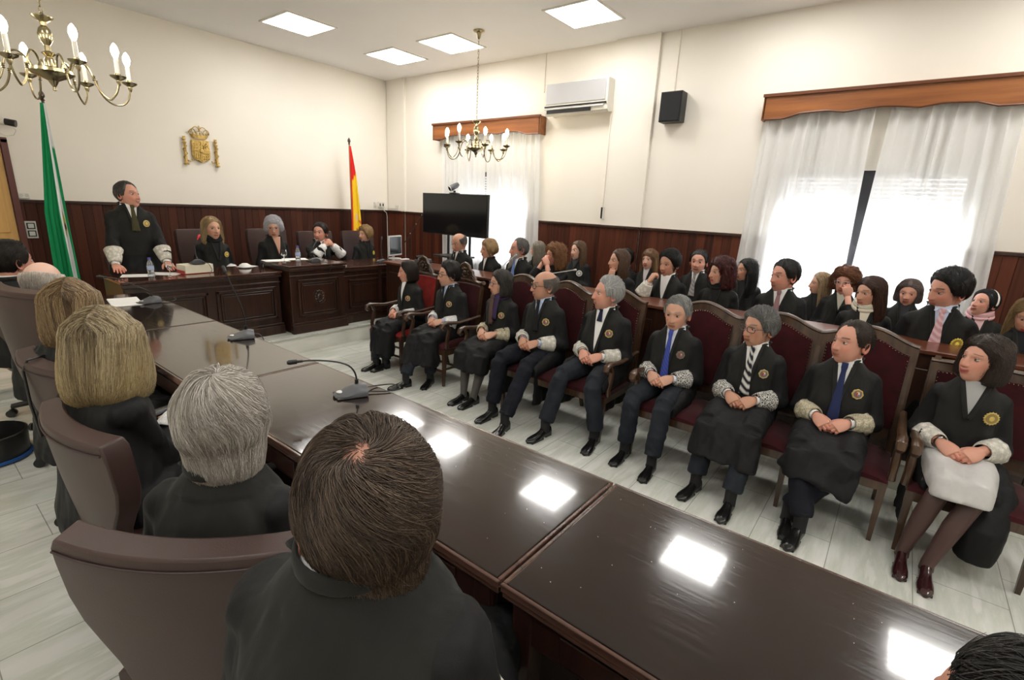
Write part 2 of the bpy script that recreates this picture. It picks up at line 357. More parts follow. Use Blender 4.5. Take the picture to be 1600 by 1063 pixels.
# ------------------------------------------------------------------ people
def head_base(D, jaw=1.0):
    def ell(c, q):
        c = np.array(c); q = np.array(q); d = D/q; o = -c/q
        A = (d*d).sum(-1); B = (d*o).sum(-1); Cc = (o*o).sum()-1
        return (-B+np.sqrt(np.maximum(B*B-A*Cc, 0)))/A
    r1 = ell((0, -.012, .028), (.077, .094, .088)); r2 = ell((0, .020, -.036), (.0585*jaw, .067, .078))
    k = 90.0
    return np.log(np.exp(k*r1)+np.exp(k*r2))/k - 0.0035
SKIN = dict(fair=(.60, .36, .27), light=(.56, .31, .215), mid=(.48, .25, .165), tan=(.42, .205, .13), ruddy=(.57, .28, .20))
def head_mesh(mb, X, skin, brow, c):
    lod = c.get('lod', 1); nc, nr = (88, 72) if lod >= 1 else (64, 52)
    t = np.arange(nc)*2*PI/nc; ph = t-0.5*np.sin(t); th = np.linspace(0.03, PI-0.03, nr)
    TH, PH = np.meshgrid(th, ph, indexing='ij')
    D = np.stack([np.sin(TH)*np.sin(PH), np.sin(TH)*np.cos(PH), np.cos(TH)], -1)
    jaw = c.get('jaw', 1.0 if c.get('sex') == 'm' else 0.93)
    R = head_base(D, jaw); P = D*R[..., None]; x, y, z = P[..., 0], P[..., 1], P[..., 2]
    f = sstep((y-0.02)/0.04); ax = np.abs(x); mm = 1.0 if c.get('sex') == 'm' else 0.7
    dr = 0.0045*mm*G1(z-.030, .009)*G1(x, .045)
    dr = dr - .0085*G1(ax-.031, .0145)*G1(z-.010, .0115)
    nh = np.interp(z, [-.040, -.034, -.027, -.020, .004, .020, .034], [0, .006, .0215, .022, .0125, .005, 0])*c.get('nose', 1.0)
    nw = np.interp(z, [-.034, -.02, .01, .03], [.0125, .0115, .0085, .011])
    dr += nh*np.exp(-np.abs(x/nw)**2.2) + .0065*G1(ax-.0145, .0055)*G1(z+.026, .007)
    dr += .0045*G1(ax-.042, .018)*G1(z+.018, .02)
    sm = c.get('smile', 0.0); mz = z+.058-sm*.010*G1(ax-.026, .012)
    dr += (.0036 if mm == 1 else .0048)*G1(x, .021)*(G1(mz-.0055, .0042)+1.1*G1(mz+.0055, .0052)) - .0035*G1(x, .024)*G1(mz, .0022)
    dr += .0065*G1(x, .018)*G1(z+.096, .014) - .0045*G1(x, .02)*G1(z+.076, .006) + sm*.004*G1(ax-.036, .012)*G1(z+.036, .014)
    R2 = R+dr*f; P = D*R2[..., None]
    s = np.array(SKIN[skin] if isinstance(skin, str) else skin); C = np.broadcast_to(s, P.shape).copy()
    def mixc(w, col):
        nonlocal C
        w = np.clip(w, 0, 1)[..., None]; C = C*(1-w)+np.array(col)*w
    red = s*np.array([1.05, .72, .70])
    mixc(.55*G1(ax-.042, .020)*G1(z+.02, .020)*f, red); mixc(.5*G1(x, .014)*G1(z+.026, .012)*f, red)
    lipc = c.get('lips', s*(np.array([.86, .62, .58]) if mm == 1 else np.array([.85, .48, .46]))); lw = np.interp(ax, [0, .020, .026], [1, 1, 0])*f
    mixc(.85*lw*sstep((.0115-np.abs(mz))/.003), lipc); mixc(.9*lw*G1(mz, .0016+sm*.001), (.10, .03, .025))
    if c.get('open'): mixc(G1(mz, .0045)*G1(x, .018)*f, (.12, .03, .03)); mixc(.8*G1(mz-.004, .0022)*G1(x, .014)*f, (.75, .70, .62))
    brz = .0345-.10*(ax-.03)**2*40*.1+ .002*c.get('browup', 0)
    mixc(c.get('browk', .85)*sstep((.0038*(1.25 if mm == 1 else .8)-np.abs(z-brz))/.002)*sstep((ax-.012)/.004)*sstep((.050-ax)/.006)*f, brow)
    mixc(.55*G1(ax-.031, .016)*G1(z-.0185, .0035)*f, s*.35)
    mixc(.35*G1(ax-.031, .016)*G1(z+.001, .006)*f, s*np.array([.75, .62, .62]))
    if c.get('beard'):
        bw = sstep((-.040-z+.02*sstep((ax-.03)/.03))/.008)*sstep((y+.005)/.02)*(1-lw*sstep((.0105-np.abs(mz))/.002))
        mixc(.85*bw, c['beard']); 
    if c.get('stubble'): mixc(.25*sstep((-.034-z)/.01)*f, (.12, .10, .09))
    if c.get('crown'):   # scalp showing through at the crown
        pass
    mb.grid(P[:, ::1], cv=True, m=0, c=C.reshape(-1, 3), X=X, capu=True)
    for sx in (-1, 1):  # eyes and ears
        er = .0118; ec = np.array([sx*.0305, .0648+.002*(1-jaw), .0105])
        n1, n2 = 14, 10; tt = np.arange(n1)*2*PI/n1; aa = np.linspace(0.02, PI-.02, n2)
        g = np.stack([np.sin(aa)[:, None]*np.cos(tt), np.cos(aa)[:, None]*np.ones(n1), np.sin(aa)[:, None]*np.sin(tt)], -1)
        gx = c.get('gaze', 0.0); gd = nrm([math.sin(gx), math.cos(gx), -.05]); ang = np.arccos(np.clip((g*gd).sum(-1), -1, 1))
        ecol = np.where((ang < .60)[..., None], np.array([.035, .02, .012]), np.array([.58, .54, .50]))
        lid = (g[..., 2] > .30) | (g[..., 2] < -.36)
        ecol = np.where(lid[..., None], s*.75, ecol); ecol = np.where(((g[..., 2] > .22) & ~(g[..., 2] > .40))[..., None], np.array([.03, .015, .01]), ecol)
        mb.grid(g*er+ec, cv=True, m=0, c=ecol.reshape(-1, 3), X=X, capu=True)
        u = np.linspace(0, 1, 7); n_ = 12; a_ = np.arange(n_)*2*PI/n_; E = []
        for q in u:   # cupped ear: rings from the rim inwards, then the back
            k = [.55, .9, 1.0, .86, .62, .4, .1][int(round(q*6))]; o = [.0, .006, .015, .017, .010, .007, .006][int(round(q*6))]
            E.append(np.stack([np.full(n_, .068*jaw**.5+o)*1.0, -.012-.35*o+np.cos(a_)*.0165*k-0.004*np.sin(a_), -.004+np.sin(a_)*.031*k], -1))
        E = np.array(E); E[..., 0] *= sx
        mb.grid(E if sx < 0 else E[::-1], cv=True, m=0, c=s*np.array([1.02, .80, .78]), X=X, capu=True)

STY = {
 # line: (azimuth from the front, lowest elevation with hair) in degrees
 'short':   dict(line=[(0, 47), (25, 46), (45, 36), (60, 18), (72, 0), (86, 2), (100, -16), (130, -50), (180, -62)], top=.017, side=.009, len=.05, comb=(.25, -.6)),
 'swept':   dict(line=[(0, 48), (25, 48), (45, 40), (60, 20), (72, -2), (86, 2), (100, -16), (130, -50), (180, -62)], top=.020, side=.012, len=.065, comb=(.8, -.5)),
 'full':    dict(line=[(0, 44), (25, 43), (45, 34), (60, 16), (72, -4), (86, 0), (100, -18), (130, -38), (180, -42)], top=.026, side=.016, len=.06, comb=(.7, -.4)),
 'recede':  dict(line=[(0, 56), (25, 62), (45, 55), (62, 24), (74, 0), (86, 2), (100, -16), (130, -50), (180, -62)], top=.013, side=.010, len=.05, comb=(.3, -.8)),
 'bald':    dict(line=[(0, 90), (50, 88), (60, 40), (74, 0), (86, 2), (100, -16), (130, -50), (180, -62)], top=.004, side=.009, len=.04, comb=(0, -1), cap=48),
 'fringe':  dict(line=[(0, 30), (25, 28), (45, 20), (58, -5), (66, -30), (180, -45)], top=.024, side=.018, len=.10, comb=(.3, .9)),
 'bob':     dict(line=[(0, 42), (25, 38), (45, 26), (62, 12), (74, 5), (180, 0)], top=.022, side=.02, L=.125, a=.093, b=.108, open=72, len=.24, comb=(.9, -.3)),
 'long':    dict(line=[(0, 46), (20, 42), (42, 26), (60, 12), (72, 5), (180, 0)], top=.018, side=.016, L=.25, a=.092, b=.105, open=68, len=.36, comb=(.9, -.3)),
 'curly':   dict(line=[(0, 38), (25, 34), (45, 22), (56, 0), (180, 0)], top=.036, side=.03, L=.15, a=.115, b=.12, open=66, len=.12, comb=(.6, -.3), curl=.010, fluff=.014),
 'shortw':  dict(line=[(0, 36), (25, 32), (45, 20), (58, -6), (70, -20), (95, -34), (180, -50)], top=.030, side=.026, len=.08, comb=(.8, -.1)),
}
def hair_R(D, st, seed=0, c_up=5.0):
    dx, dy, dz = D[..., 0], D[..., 1], D[..., 2]
    az = np.degrees(np.arctan2(np.abs(dx), dy)); e = np.degrees(np.arcsin(np.clip(dz, -1, 1)))
    base = head_base(D); ln = st['line']; e0 = np.interp(az, [q[0] for q in ln], [q[1] for q in ln])+np.where(az < 58, c_up, 0)*sstep((62-az)/12)
    m = sstep((e-e0+2)/6)
    if st.get('cap'): m = m*sstep((st['cap']+18*np.clip((az-60)/120, 0, 1)*0-e)/8)
    t_ = sstep((e-10)/50); th = st['top']*t_+st['side']*(1-t_)
    th = th*(1+.18*np.sin(az*.11+seed)*np.cos(e*.09+seed*2)) + st.get('back', 0)*sstep((az-110)/50)*sstep((e+30)/30)
    taper = np.where(e < -10, np.interp(e, [-62, -10], [.10, 1]), 1) if not st.get('L') else 1
    if st.get('fluff'):
        th = th+st['fluff']*wob(D.reshape(-1, 3)*1.0, 9, seed).reshape(th.shape)
    edge = np.where(az < 75, .30+.70*sstep((e-e0)/26), 1.0)
    R = base+th*taper*m*edge-.007*(1-m)
    if st.get('L'):
        mc = sstep((az-st['open'])/7)*sstep((42-e)/10)
        a, b, L = st['a'], st['b'], st['L']; fl = 1+st.get('flare', .12)*np.clip(-dz, 0, 1)
        dyo = dy; h = (np.abs(dx)/(a*fl))**2.3+(np.abs(dyo)/(b*fl))**2.3
        up = (h+(np.abs(dz)/.135)**2.3)**(-1/2.3); hh = h**(1/2.3); lo = (hh**5+(np.abs(dz)/L)**5)**(-1/5)
        Rc = np.where(dz > 0, up, lo)*(1+.02*wob(D.reshape(-1, 3), 7, seed+3).reshape(e.shape))
        if st.get('fluff'): Rc = Rc+st['fluff']*wob(D.reshape(-1, 3), 11, seed+5).reshape(e.shape)
        R = R*(1-mc)+np.maximum(R, Rc)*mc; m = np.maximum(m, mc)
    if st.get('spot'):   # a thin crown: (direction, angle, depth)
        sd, sa = st['spot']; w = sstep((sa-np.arccos(np.clip((D*nrm(sd)).sum(-1), -1, 1)))/(sa*.6)); R = R-(R-base-.0012)*w
    return R, m
def hair_mesh(mb, X, style, color, c, seed):
    st = dict(STY[style]); st.update(c.get('hk', {})); lod = c.get('lod', 1)
    nc, nr = [(56, 44), (80, 60), (120, 90)][lod]
    t = np.arange(nc)*2*PI/nc; th = np.linspace(0.02, PI-0.02, nr); TH, PH = np.meshgrid(th, t, indexing='ij')
    D = np.stack([np.sin(TH)*np.sin(PH), np.sin(TH)*np.cos(PH), np.cos(TH)], -1)
    R, m = hair_R(D, st, seed); R = R-.002*m; base_c = np.array(color)*.8
    if st.get('spot'):
        sd, sa = st['spot']; ww = sstep((sa-np.arccos(np.clip((D*nrm(sd)).sum(-1), -1, 1)))/(sa*.5))[..., None]
        base_c = base_c*(1-ww)+np.array(st.get('spotcol', (.30, .13, .10)))*ww
        base_c = base_c.reshape(-1, 3)
    keep = (m > .015)
    P = D*R[..., None]; idx = np.arange(nr*nc).reshape(nr, nc); jn = (np.arange(nc)+1) % nc
    F = np.stack([idx[:-1], idx[1:], idx[1:][:, jn], idx[:-1][:, jn]], -1).reshape(-1, 4)[:, ::-1]
    kf = keep.ravel()[F].any(1); F = F[kf]
    used = np.unique(F); mp_ = np.full(nr*nc, -1); mp_[used] = np.arange(len(used)); Fm = mp_[F]
    top = [tuple(mp_[idx[0]].tolist())] if (mp_[idx[0]] >= 0).all() else []
    bc = base_c if np.ndim(base_c) == 1 else base_c[used]
    mb.add(P.reshape(-1, 3)[used], [tuple(f) for f in Fm.tolist()]+top, 0, bc, X)
    N = c.get('strands', [600, 2000, 7000][lod]); w = c.get('sw', [.0017, .0011, .0007][lod]); ns = [5, 6, 9][lod]
    r = np.random.default_rng(seed+11)
    d = nrm(r.normal(size=(N*4, 3))); RR, mm_ = hair_R(d, st, seed); e = np.degrees(np.arcsin(d[:, 2]))
    ok = (mm_ > .45)
    if st.get('L'): ok &= (e > -15)
    if st.get('spot'):
        sd, sa = st['spot']; an = np.arccos(np.clip((d*nrm(sd)).sum(-1), -1, 1)); ok &= (r.random(len(d)) < np.clip((an-sa*.35)/(sa*.65), st.get('sparse', .10), 1))
    d = d[ok][:N]; n0 = len(d); Ls = st['len']*r.uniform(.7, 1.1, n0)
    cx, cy = st['comb']; px = st.get('part', .02)
    Q = []; jit = r.uniform(-.003, .003, n0)+(.0015 if lod == 2 else 0); phs = r.uniform(0, 6.28, n0); cur = d.copy(); drift = r.normal(size=(n0, 3))*st.get('mess', .16)
    wh = st.get('whirl')
    for k in range(ns):
        Rr, _ = hair_R(cur, st, seed); lift = (.002+.004*(k/(ns-1)))*(1 if not st.get('L') else .5)
        p = cur*(Rr+jit+lift*(phs/6.28)*1.3)[:, None]
        if st.get('L'): 
            p[:, 2] = np.maximum(p[:, 2], -st['L']*(1.0+.10*np.sin(phs)))
        if st.get('curl'):
            p = p+st['curl']*np.stack([np.sin(k*1.9+phs), np.cos(k*1.9+phs*2), np.sin(k*1.7+phs*3)], -1)
        Q.append(p)
        if wh is not None:
            cd = nrm(wh); Fv = cur-cd*(cur@cd)[:, None]; Fv = nrm(Fv)+st.get('swirl', .5)*nrm(np.cross(cd, Fv)); tw = sstep((cur[:, 2]+.1)/.5)
            Fv = Fv*(.25+tw[:, None])+np.array([0, -.1, -1.0])*(1-tw[:, None])
        else:
            tw = sstep((cur[:, 2]-.35)/.45)[:, None]; sg = np.where(cur[:, 0] > px, 1.0, -1.0) if st.get('L') or st.get('parted') else np.full(n0, c.get('side', 1.0))
            Fv = tw*np.stack([sg*cx, np.full(n0, cy), np.full(n0, -.1)], -1)+(1-tw)*np.array([0, -.22, -1.0])
        Fv = Fv+drift; Fv = Fv-cur*(Fv*cur).sum(1, keepdims=True); Fv = nrm(Fv)
        cur = nrm(cur+Fv*(Ls/ns/np.maximum(Rr, .05))[:, None])
    Q = np.stack(Q, 1); T = nrm(np.gradient(Q, axis=1)); A = nrm(np.cross(T, nrm(Q))); B = np.cross(T, A)
    rad = (w*(1-.65*np.linspace(0, 1, ns)**2))[None, :, None, None]*r.uniform(.7, 1.3, n0)[:, None, None, None]
    an = np.arange(3)*2*PI/3
    V = Q[:, :, None]+rad*(np.cos(an)[None, None, :, None]*A[:, :, None]+np.sin(an)[None, None, :, None]*B[:, :, None])
    i = np.arange(n0*ns*3).reshape(n0, ns, 3); j = (np.arange(3)+1) % 3
    F = np.stack([i[:, :-1], i[:, 1:], i[:, 1:][:, :, j], i[:, :-1][:, :, j]], -1).reshape(-1, 4)
    base = np.array(color, float); hi = np.array(c.get('hi', base*1.5), float); lo = np.array(c.get('lo', base*.55), float)
    az = np.arctan2(d[:, 0], d[:, 1]); streak = .5+.5*np.sin(az*17+seed)*np.sin(az*7.3+1+seed)
    mixv = np.clip(r.normal(.5, .28, n0)+c.get('streak', .15)*(streak-.5)*2, 0, 1)[:, None]
    cc = np.where(mixv < .5, lo*(1-mixv*2)+base*mixv*2, base*(2-mixv*2)+hi*(mixv*2-1))
    C = np.broadcast_to(cc[:, None, None], V.shape).copy()
    if c.get('tips') is not None:
        g = (np.linspace(0, 1, ns)**1.5)[None, :, None, None]*.75; C = C*(1-g)+np.array(c['tips'])*g
    mb.add(V.reshape(-1, 3), F, 0, C.reshape(-1, 3), X)

HCACHE = {}
def hand_arrays(curl, side):
    """A right hand: wrist at the origin, fingers along +y, palm facing -z, thumb towards -x; mirrored for the left."""
    key = tuple(np.round(curl, 2))
    if key not in HCACHE:
        mb = MB()
        t = np.linspace(0, 1, 6); pal = []
        for q in t:
            pal.append((0, -.012+.104*q, .002*math.sin(q*PI)))
        mb.tube(pal, np.array([(.026, .019), (.034, .019), (.040, .0185), (.0425, .0165), (.0425, .0145), (.038, .010)]), 16, up=(1, 0, 0))
        mb.tube([(0, -.07, 0), (0, -.03, 0), (0, .01, 0)], np.array([(.029, .023), (.026, .020), (.028, .018)]), 14, up=(1, 0, 0))
        for k, (x, L, r) in enumerate([(-.031, .074, .0092), (-.0105, .083, .0094), (.0105, .077, .0090), (.0305, .062, .0080)]):
            p = np.array([x, .082-.004*abs(k-1), .001]); pts = [p-np.array([0, .02, 0]), p]; a = 0.0; sp = (x*1.6)*curl[4] if len(curl) > 4 else x*1.2
            for seg, fr in enumerate((.46, .31, .23)):
                a += curl[0]*[.9, 1.1, .7][seg]*(1+.08*(k-1)); d = np.array([sp*math.cos(a), math.cos(a), -math.sin(a)])
                for h in (.5, 1.0): pts.append(pts[-1]+d*L*fr*.5)
            rr = np.array([r*1.05, r*1.08, r, r*1.02, r*.92, r*.94, r*.85, r*.62]); mb.tube(pts, rr, 10, up=(1, 0, 0))
        a = curl[1]; p = np.array([-.028, .018, -.006]); d1 = nrm([-.75+.5*a, .70, -.25-.5*a]); d2 = nrm([-.35+.7*a, .9, -.25-.5*a])
        pts = [p-d1*.01, p+d1*.02, p+d1*.042, p+d1*.042+d2*.018, p+d1*.042+d2*.032, p+d1*.042+d2*.040]
        mb.tube(pts, [.014, .0150, .0115, .0112, .0100, .006], 10, up=(0, 0, 1))
        HCACHE[key] = remesh(mb, .0030, 2, .5)
    V, F, N = HCACHE[key]
    if side < 0: return V*np.array([-1, 1, 1]), F[:, ::-1]
    return V, F
def add_hand(mb, origin, d, palm, side, curl, skin):
    V, F = hand_arrays(curl, side); X = frame(origin, y=d, z=-np.asarray(palm, float))
    s = np.array(skin); z = V[:, 1:2]; col = s*(1-.0*z)
    tip = sstep((np.abs(V[:, 1:2])-.08)/.05); col = s*(1-tip)+s*np.array([1.08, .82, .80])*tip
    mb.add(V, F, 0, col, X)

def shoe(mb, X, m=0, heel=.018, L=.275, w=1.0):
    n = 16; a = np.arange(n)*2*PI/n; G = []
    for y, hw, top in [(-.005, .020, .050), (.0, .030, .066), (.03, .034, .074), (.075, .034, .080), (.105, .034, .068), (.14, .040, .054), (.18, .046, .046), (.225, .044, .040), (.255, .032, .032), (.272, .014, .022)]:
        zc = heel*max(0, 1-y/.12); hh = (top-.004)
        G.append(np.stack([np.sign(np.cos(a))*np.abs(np.cos(a))**.8*hw*w, np.full(n, y*L/.275), np.where(np.sin(a) > 0, .014+zc+np.sin(a)*(hh-.010), .014+zc+np.sin(a)*.012)], -1))
    mb.grid(np.array(G), cv=True, m=m, X=X, capu=True)
    mb.box((0, .035, heel*.5+.004), (.058*w, .07, heel+.010), m, X)
    mb.box((0, .18*L/.275, .006), (.078*w, .14, .012), m, X)

def ik(S, W, l1, l2, hint):
    S, W = np.array(S, float), np.array(W, float); d = W-S; L = min(np.linalg.norm(d), (l1+l2)*.995); u = nrm(d)
    a = (l1*l1-l2*l2+L*L)/(2*L); h = math.sqrt(max(l1*l1-a*a, 0)); hv = np.array(hint, float); hv = nrm(hv-u*hv.dot(u))
    return S+u*a+hv*h
TORSO = [(-.60, .20, .155), (-.50, .20, .150), (-.38, .182, .135), (-.26, .168, .128), (-.17, .168, .122), (-.125, .160, .114), (-.085, .140, .102), (-.048, .114, .090), (-.020, .088, .080), (.004, .075, .075)]
def torso_pt(u, z, zN, lean, zP, fat, off=0.0):
    """Point on the front of the chest at lateral offset u and height z."""
    dz = z-zN; a = np.interp(dz, [q[0] for q in TORSO], [q[1] for q in TORSO]); b = np.interp(dz, [q[0] for q in TORSO], [q[2] for q in TORSO])
    b = b*(1+fat*np.exp(-((dz+.34)/.14)**2)*1.0); a = a*(1+fat*.4*np.exp(-((dz+.34)/.2)**2))
    cy = lean*np.clip((z-zP)/(zN-zP), -.2, 1.1); k = np.clip(1-(np.abs(u)/(a+off))**2.4, 0, 1)**(1/2.4)
    return np.stack([u+0*z, cy+(b+off)*k, z+0*u], -1)
BLACK = (.012, .012, .012)
PEOPLE = []
def person(c):
    seed = c.setdefault('seed', len(PEOPLE)*13+5); PEOPLE.append(c); lod = c.get('lod', 1)
    m = c.get('sex') == 'm'; s = c.get('s', 1.0); skin = c.get('skin', 'light'); sk = np.array(SKIN[skin] if isinstance(skin, str) else skin)
    root = empty('person', (c['x'], c['y'], c.get('z', 0)), math.radians(c.get('yaw', 180)-90), s)
    tag(root, c['label'], 'person', c.get('group'))
    stand = c.get('stand', False); zP = .93 if stand else .56; zN = zP+.49; lean = c.get('lean', .03); fat = c.get('fat', .12 if m else .04)
    wd = 1.0 if m else .88
    # torso
    def torso(mb, grow=0.0):
        n = 28; a = np.arange(n)*2*PI/n; G = []
        for dz, A, B in TORSO:
            z = zN+dz; A2 = (A*(1+fat*.4*math.exp(-((dz+.34)/.2)**2)))*wd+grow; B2 = B*(1+fat*math.exp(-((dz+.34)/.14)**2))+grow
            cy = lean*np.clip((z-zP)/(zN-zP), -.2, 1.1); ca, sa = np.cos(a), np.sin(a)
            G.append(np.stack([np.sign(ca)*np.abs(ca)**.83*A2, cy+np.sign(sa)*np.abs(sa)**.83*B2, np.full(n, z)], -1))
        mb.grid(np.array(G)[::-1], cv=True, capu=True, c=sk)
    neck = np.array([0, lean, zN]); hc = neck+np.array([c.get('hx', 0), .030+c.get('hf', 0), .108+c.get('hz', 0)])
    hy = math.radians(c.get('hy', c.get('yaw', 180))-c.get('yaw', 180)); hp = math.radians(c.get('hp', 0)); hr = math.radians(c.get('hr', 0))
    HX = np.array(Matrix.Translation(hc) @ Matrix.Rotation(hy, 4, 'Z') @ Matrix.Rotation(hp, 4, 'X') @ Matrix.Rotation(hr, 4, 'Y'))
    hs = c.get('hs', 1.22 if m else 1.15); HX[:3, :3] *= hs
    body = MB()
    head_mesh(body, HX, skin, c.get('brow', np.array(c['hair_color'])*.7), c)
    nk = .066 if m else .055
    hb = (HX @ np.array([0, -.022, -.045, 1]))[:3]; body.tube([neck+np.array([0, -.0, -.06]), neck+np.array([0, -.004, .0]), (neck+hb)/2+np.array([0, -.004, 0]), hb, hb+np.array([0, 0, .03])], [nk*.9, nk*.98, nk*.97, nk, nk*.9], 20, c=sk*np.array([.97, .93, .93]), up=(0, 1, 0))
    # arms
    arms = {}
    dW = {1: (.085, .235, zP+.12), -1: (-.085, .235, zP+.12)}
    for sd in (1, -1):
        S = np.array([sd*.156*wd, lean-.015, zN-.125]); W = np.array(c.get('wr' if sd > 0 else 'wl', dW[sd]), float)
        E = ik(S, W, .285, .255, c.get('er' if sd > 0 else 'el', (sd*.42, -.35, -1.0))); arms[sd] = (S, E, W)
        body.tube([S, E+(S-E)*.1, E+(W-E)*.12, W], [.042, .030, .030, .027], 10, c=sk)
    torso(body, -.012)
    # hands
    for sd in (1, -1):
        S, E, W = arms[sd]
        d = c.get('dr' if sd > 0 else 'dl', (-.62*sd, .74, -.30)); pl = c.get('pr' if sd > 0 else 'pl', (-.55*sd, -.15, -.8))
        if c.get('nohand') == sd or c.get('nohand') == 2: continue
        add_hand(body, W, d, pl, sd, c.get('curl', (.75, .6, 0, 0, .3)), sk)
    ankles = {}
    if not stand:
        kn = c.get('knees', ((.12, .46), (-.12, .46))); ft = c.get('feet', ((.11, .49), (-.11, .49)))
        for sd, k_, f_ in ((1, kn[0], ft[0]), (-1, kn[1], ft[1])):
            ankles[sd] = (np.array([sd*.095, .02, zP-.02]), np.array([k_[0], k_[1], k_[2] if len(k_) > 2 else .52]), np.array([f_[0], f_[1], .085]), math.radians(f_[2]) if len(f_) > 2 else 0)
        sk_0 = c.get('skirt', 'closed')
        if c.get('legs'):
            for sd, (H, K, A_, yw) in ankles.items():
                if sk_0 == 'closed': K = K-np.array([0, .02, .035])
                body.tube([H, (H+K)/2, K, (K+A_)/2+np.array([0, -.02, 0]), A_, A_-np.array([0, 0, .04])], [.078, .066, .052, .050, .033, .035], 14, c=c.get('legcol', sk))
    body.build('body', M['skin'], root, sharp=0, col=True)
    if c.get('hair'):
        hm = MB(); hc_ = dict(c); hair_mesh(hm, HX, c['hair'], c['hair_color'], hc_, seed)
        if c.get('beardlong'):
            r = np.random.default_rng(seed); nb = 500; x0 = r.uniform(-.05, .05, nb); p0 = np.stack([x0, .088-.55*np.abs(x0)-.012+r.uniform(-.006, .004, nb), r.uniform(-.10, -.066, nb)+.45*np.abs(x0)], -1)
            for q in range(nb):
                dn = np.array([x0[q]*-.35, .028, -.10])*r.uniform(.6, 1.1); hm.tube([p0[q], p0[q]+dn*.5+np.array([0, .006, 0]), p0[q]+dn], [.0022, .002, .0008], 3, c=np.array(c['beardlong'])*r.uniform(.6, 1.3), X=HX, cap=False)
            hm.ball((0, .068, -.118), (.042, .028, .046), 14, col=np.array(c['beardlong'])*.7, X=HX)
        hm.build('hair', M['hair'], root, sharp=0, col=True)
    # robe or jacket
    vx = [.016, .012, .009][lod]; rb = MB(); torso(rb, .006)
    slv = c.get('sleeve', 'wide'); CE = {}
    for sd in (1, -1):
        S, E, W = arms[sd]; cuffp = W+(E-W)*(.34 if slv == 'wide' else .10)
        rb.ball(S+np.array([-sd*.012, 0, .0]), (.068, .072, .062), 14)
        r1 = .055*wd+.004
        rb.tube([S, (S+E)/2, E], [r1, r1*.98, r1], 14); rb.ball(E, r1*1.06, 12)
        if slv == 'wide': rb.tube([E+(W-E)*-.08, E, (E+cuffp)/2, cuffp], [.04, r1+.002, .064, .068], 16)
        else: rb.tube([E+(W-E)*-.08, E, (E+cuffp)/2, cuffp], [.03, r1*.92, .050, .040], 16)
        CE[sd] = cuffp
    sk_ = c.get('skirt', 'closed')
    if not stand:
        for sd, (H, K, A_, yw) in ankles.items():
            if sk_ == 'closed':
                hem = c.get('hem', .30); q = K+(A_-K)*min(1, (K[2]-hem)/(K[2]-A_[2])); q[2] = hem
                rb.tube([H-np.array([0, .08, 0]), H, (H+K)/2+np.array([0, 0, .005]), K+np.array([0, .0, -.005])], [.115, .120, .104, .080], 14)
                rb.tube([K+np.array([0, .0, -.005]), (K+q)/2+np.array([sd*.01, .0, 0]), q+np.array([sd*.015, -.01, 0])], [.079, .085, .088], 14)
            elif sk_ == 'open':
                o1 = c.get('drape', 1.0)
                P0 = H+np.array([sd*.085, -.02, -.01]); P1 = (H+K)/2+np.array([sd*.085, 0, -.015]); P2 = K+np.array([sd*.05, -.05, -.05])
                rb.tube([P0, P1, P2], np.array([(.09, .05), (.085, .05), (.05, .035)]), 12)
                hem = c.get('hem', .22); n = 9; G = []
                for z in np.linspace(.50, hem, 7):   # hanging side panel with folds
                    f = (.50-z)/.3; yy = np.linspace(-.12-.02*f, .34+.04*f*o1, n); xo = sd*(.165+.03*f)+.010*np.sin(yy*38+sd+seed)*min(1, f+.3)
                    G.append(np.stack([xo, yy, np.full(n, z)], -1))
                G = np.array(G); G2 = G.copy(); G2[..., 0] -= sd*.024
                full = np.concatenate([G, G2[:, ::-1]], 1); rb.grid(full, cv=True, capu=True)
        if sk_ == 'closed':
            (H1, K1, A1, _), (H2, K2, A2, _) = ankles[1], ankles[-1]; km = (K1+K2)/2; am = (A1+A2)/2; kw = abs(K1[0]-K2[0])/2; hem = c.get('hem', .30); qm = km+(am-km)*(km[2]-hem)/(km[2]-am[2])
            rb.tube([(0, -.06, zP-.04), (0, .12, zP-.015), (km[0], km[1]-.12, km[2]+.002), (km[0], km[1]-.01, km[2]-.02), (km[0], km[1]+.018, km[2]-.09), (qm[0], qm[1]+.01, qm[2])], np.array([(.20, .12), (.195, .10), (kw+.085, .078), (kw+.080, .070), (kw+.078, .070), (kw+.085, .085)]), 24, up=(1, 0, 0))
    else:
        n = 32; a = np.arange(n)*2*PI/n; G = []
        for z, A, B in [(.22, .27, .20), (.45, .25, .185), (.75, .225, .165), (1.0, .205, .15)]:
            k = 1+.05*np.sin(a*7+z*2)*(1.1-z); G.append(np.stack([np.cos(a)*A*k, np.sin(a)*B*k, np.full(n, z)], -1))
        rb.grid(np.array(G)[::-1], cv=True, capu=True)
    for q in c.get('extra', []): rb.tube(*q)
    V, F, N = remesh(rb, vx, 4 if lod < 2 else 6, .5)
    wr = (.007*wob(V*np.array([1, 1, .6]), 16, seed)+.005*wob(V*np.array([1, 1, .5]), 34, seed+1))*np.where(V[:, 2] > zN-.06, .3, 1.0)
    if sk_ == 'closed' and not stand:
        low = sstep((.50-V[:, 2])/.10)*sstep((V[:, 1]-.15)/.1); wr = wr+low*.010*np.sin(V[:, 0]*52+V[:, 2]*5+seed)*np.cos(V[:, 0]*19+seed)
    if stand: wr = wr+.012*np.sin(np.arctan2(V[:, 0], V[:, 1])*11+seed)*sstep((1.0-V[:, 2])/.5)
    wr = wr*(1-.85*G1(V[:, 0], .075)*sstep((V[:, 1]-lean)/.05)*sstep((V[:, 2]-zN+.48)/.05))
    V = V+N*wr[:, None]
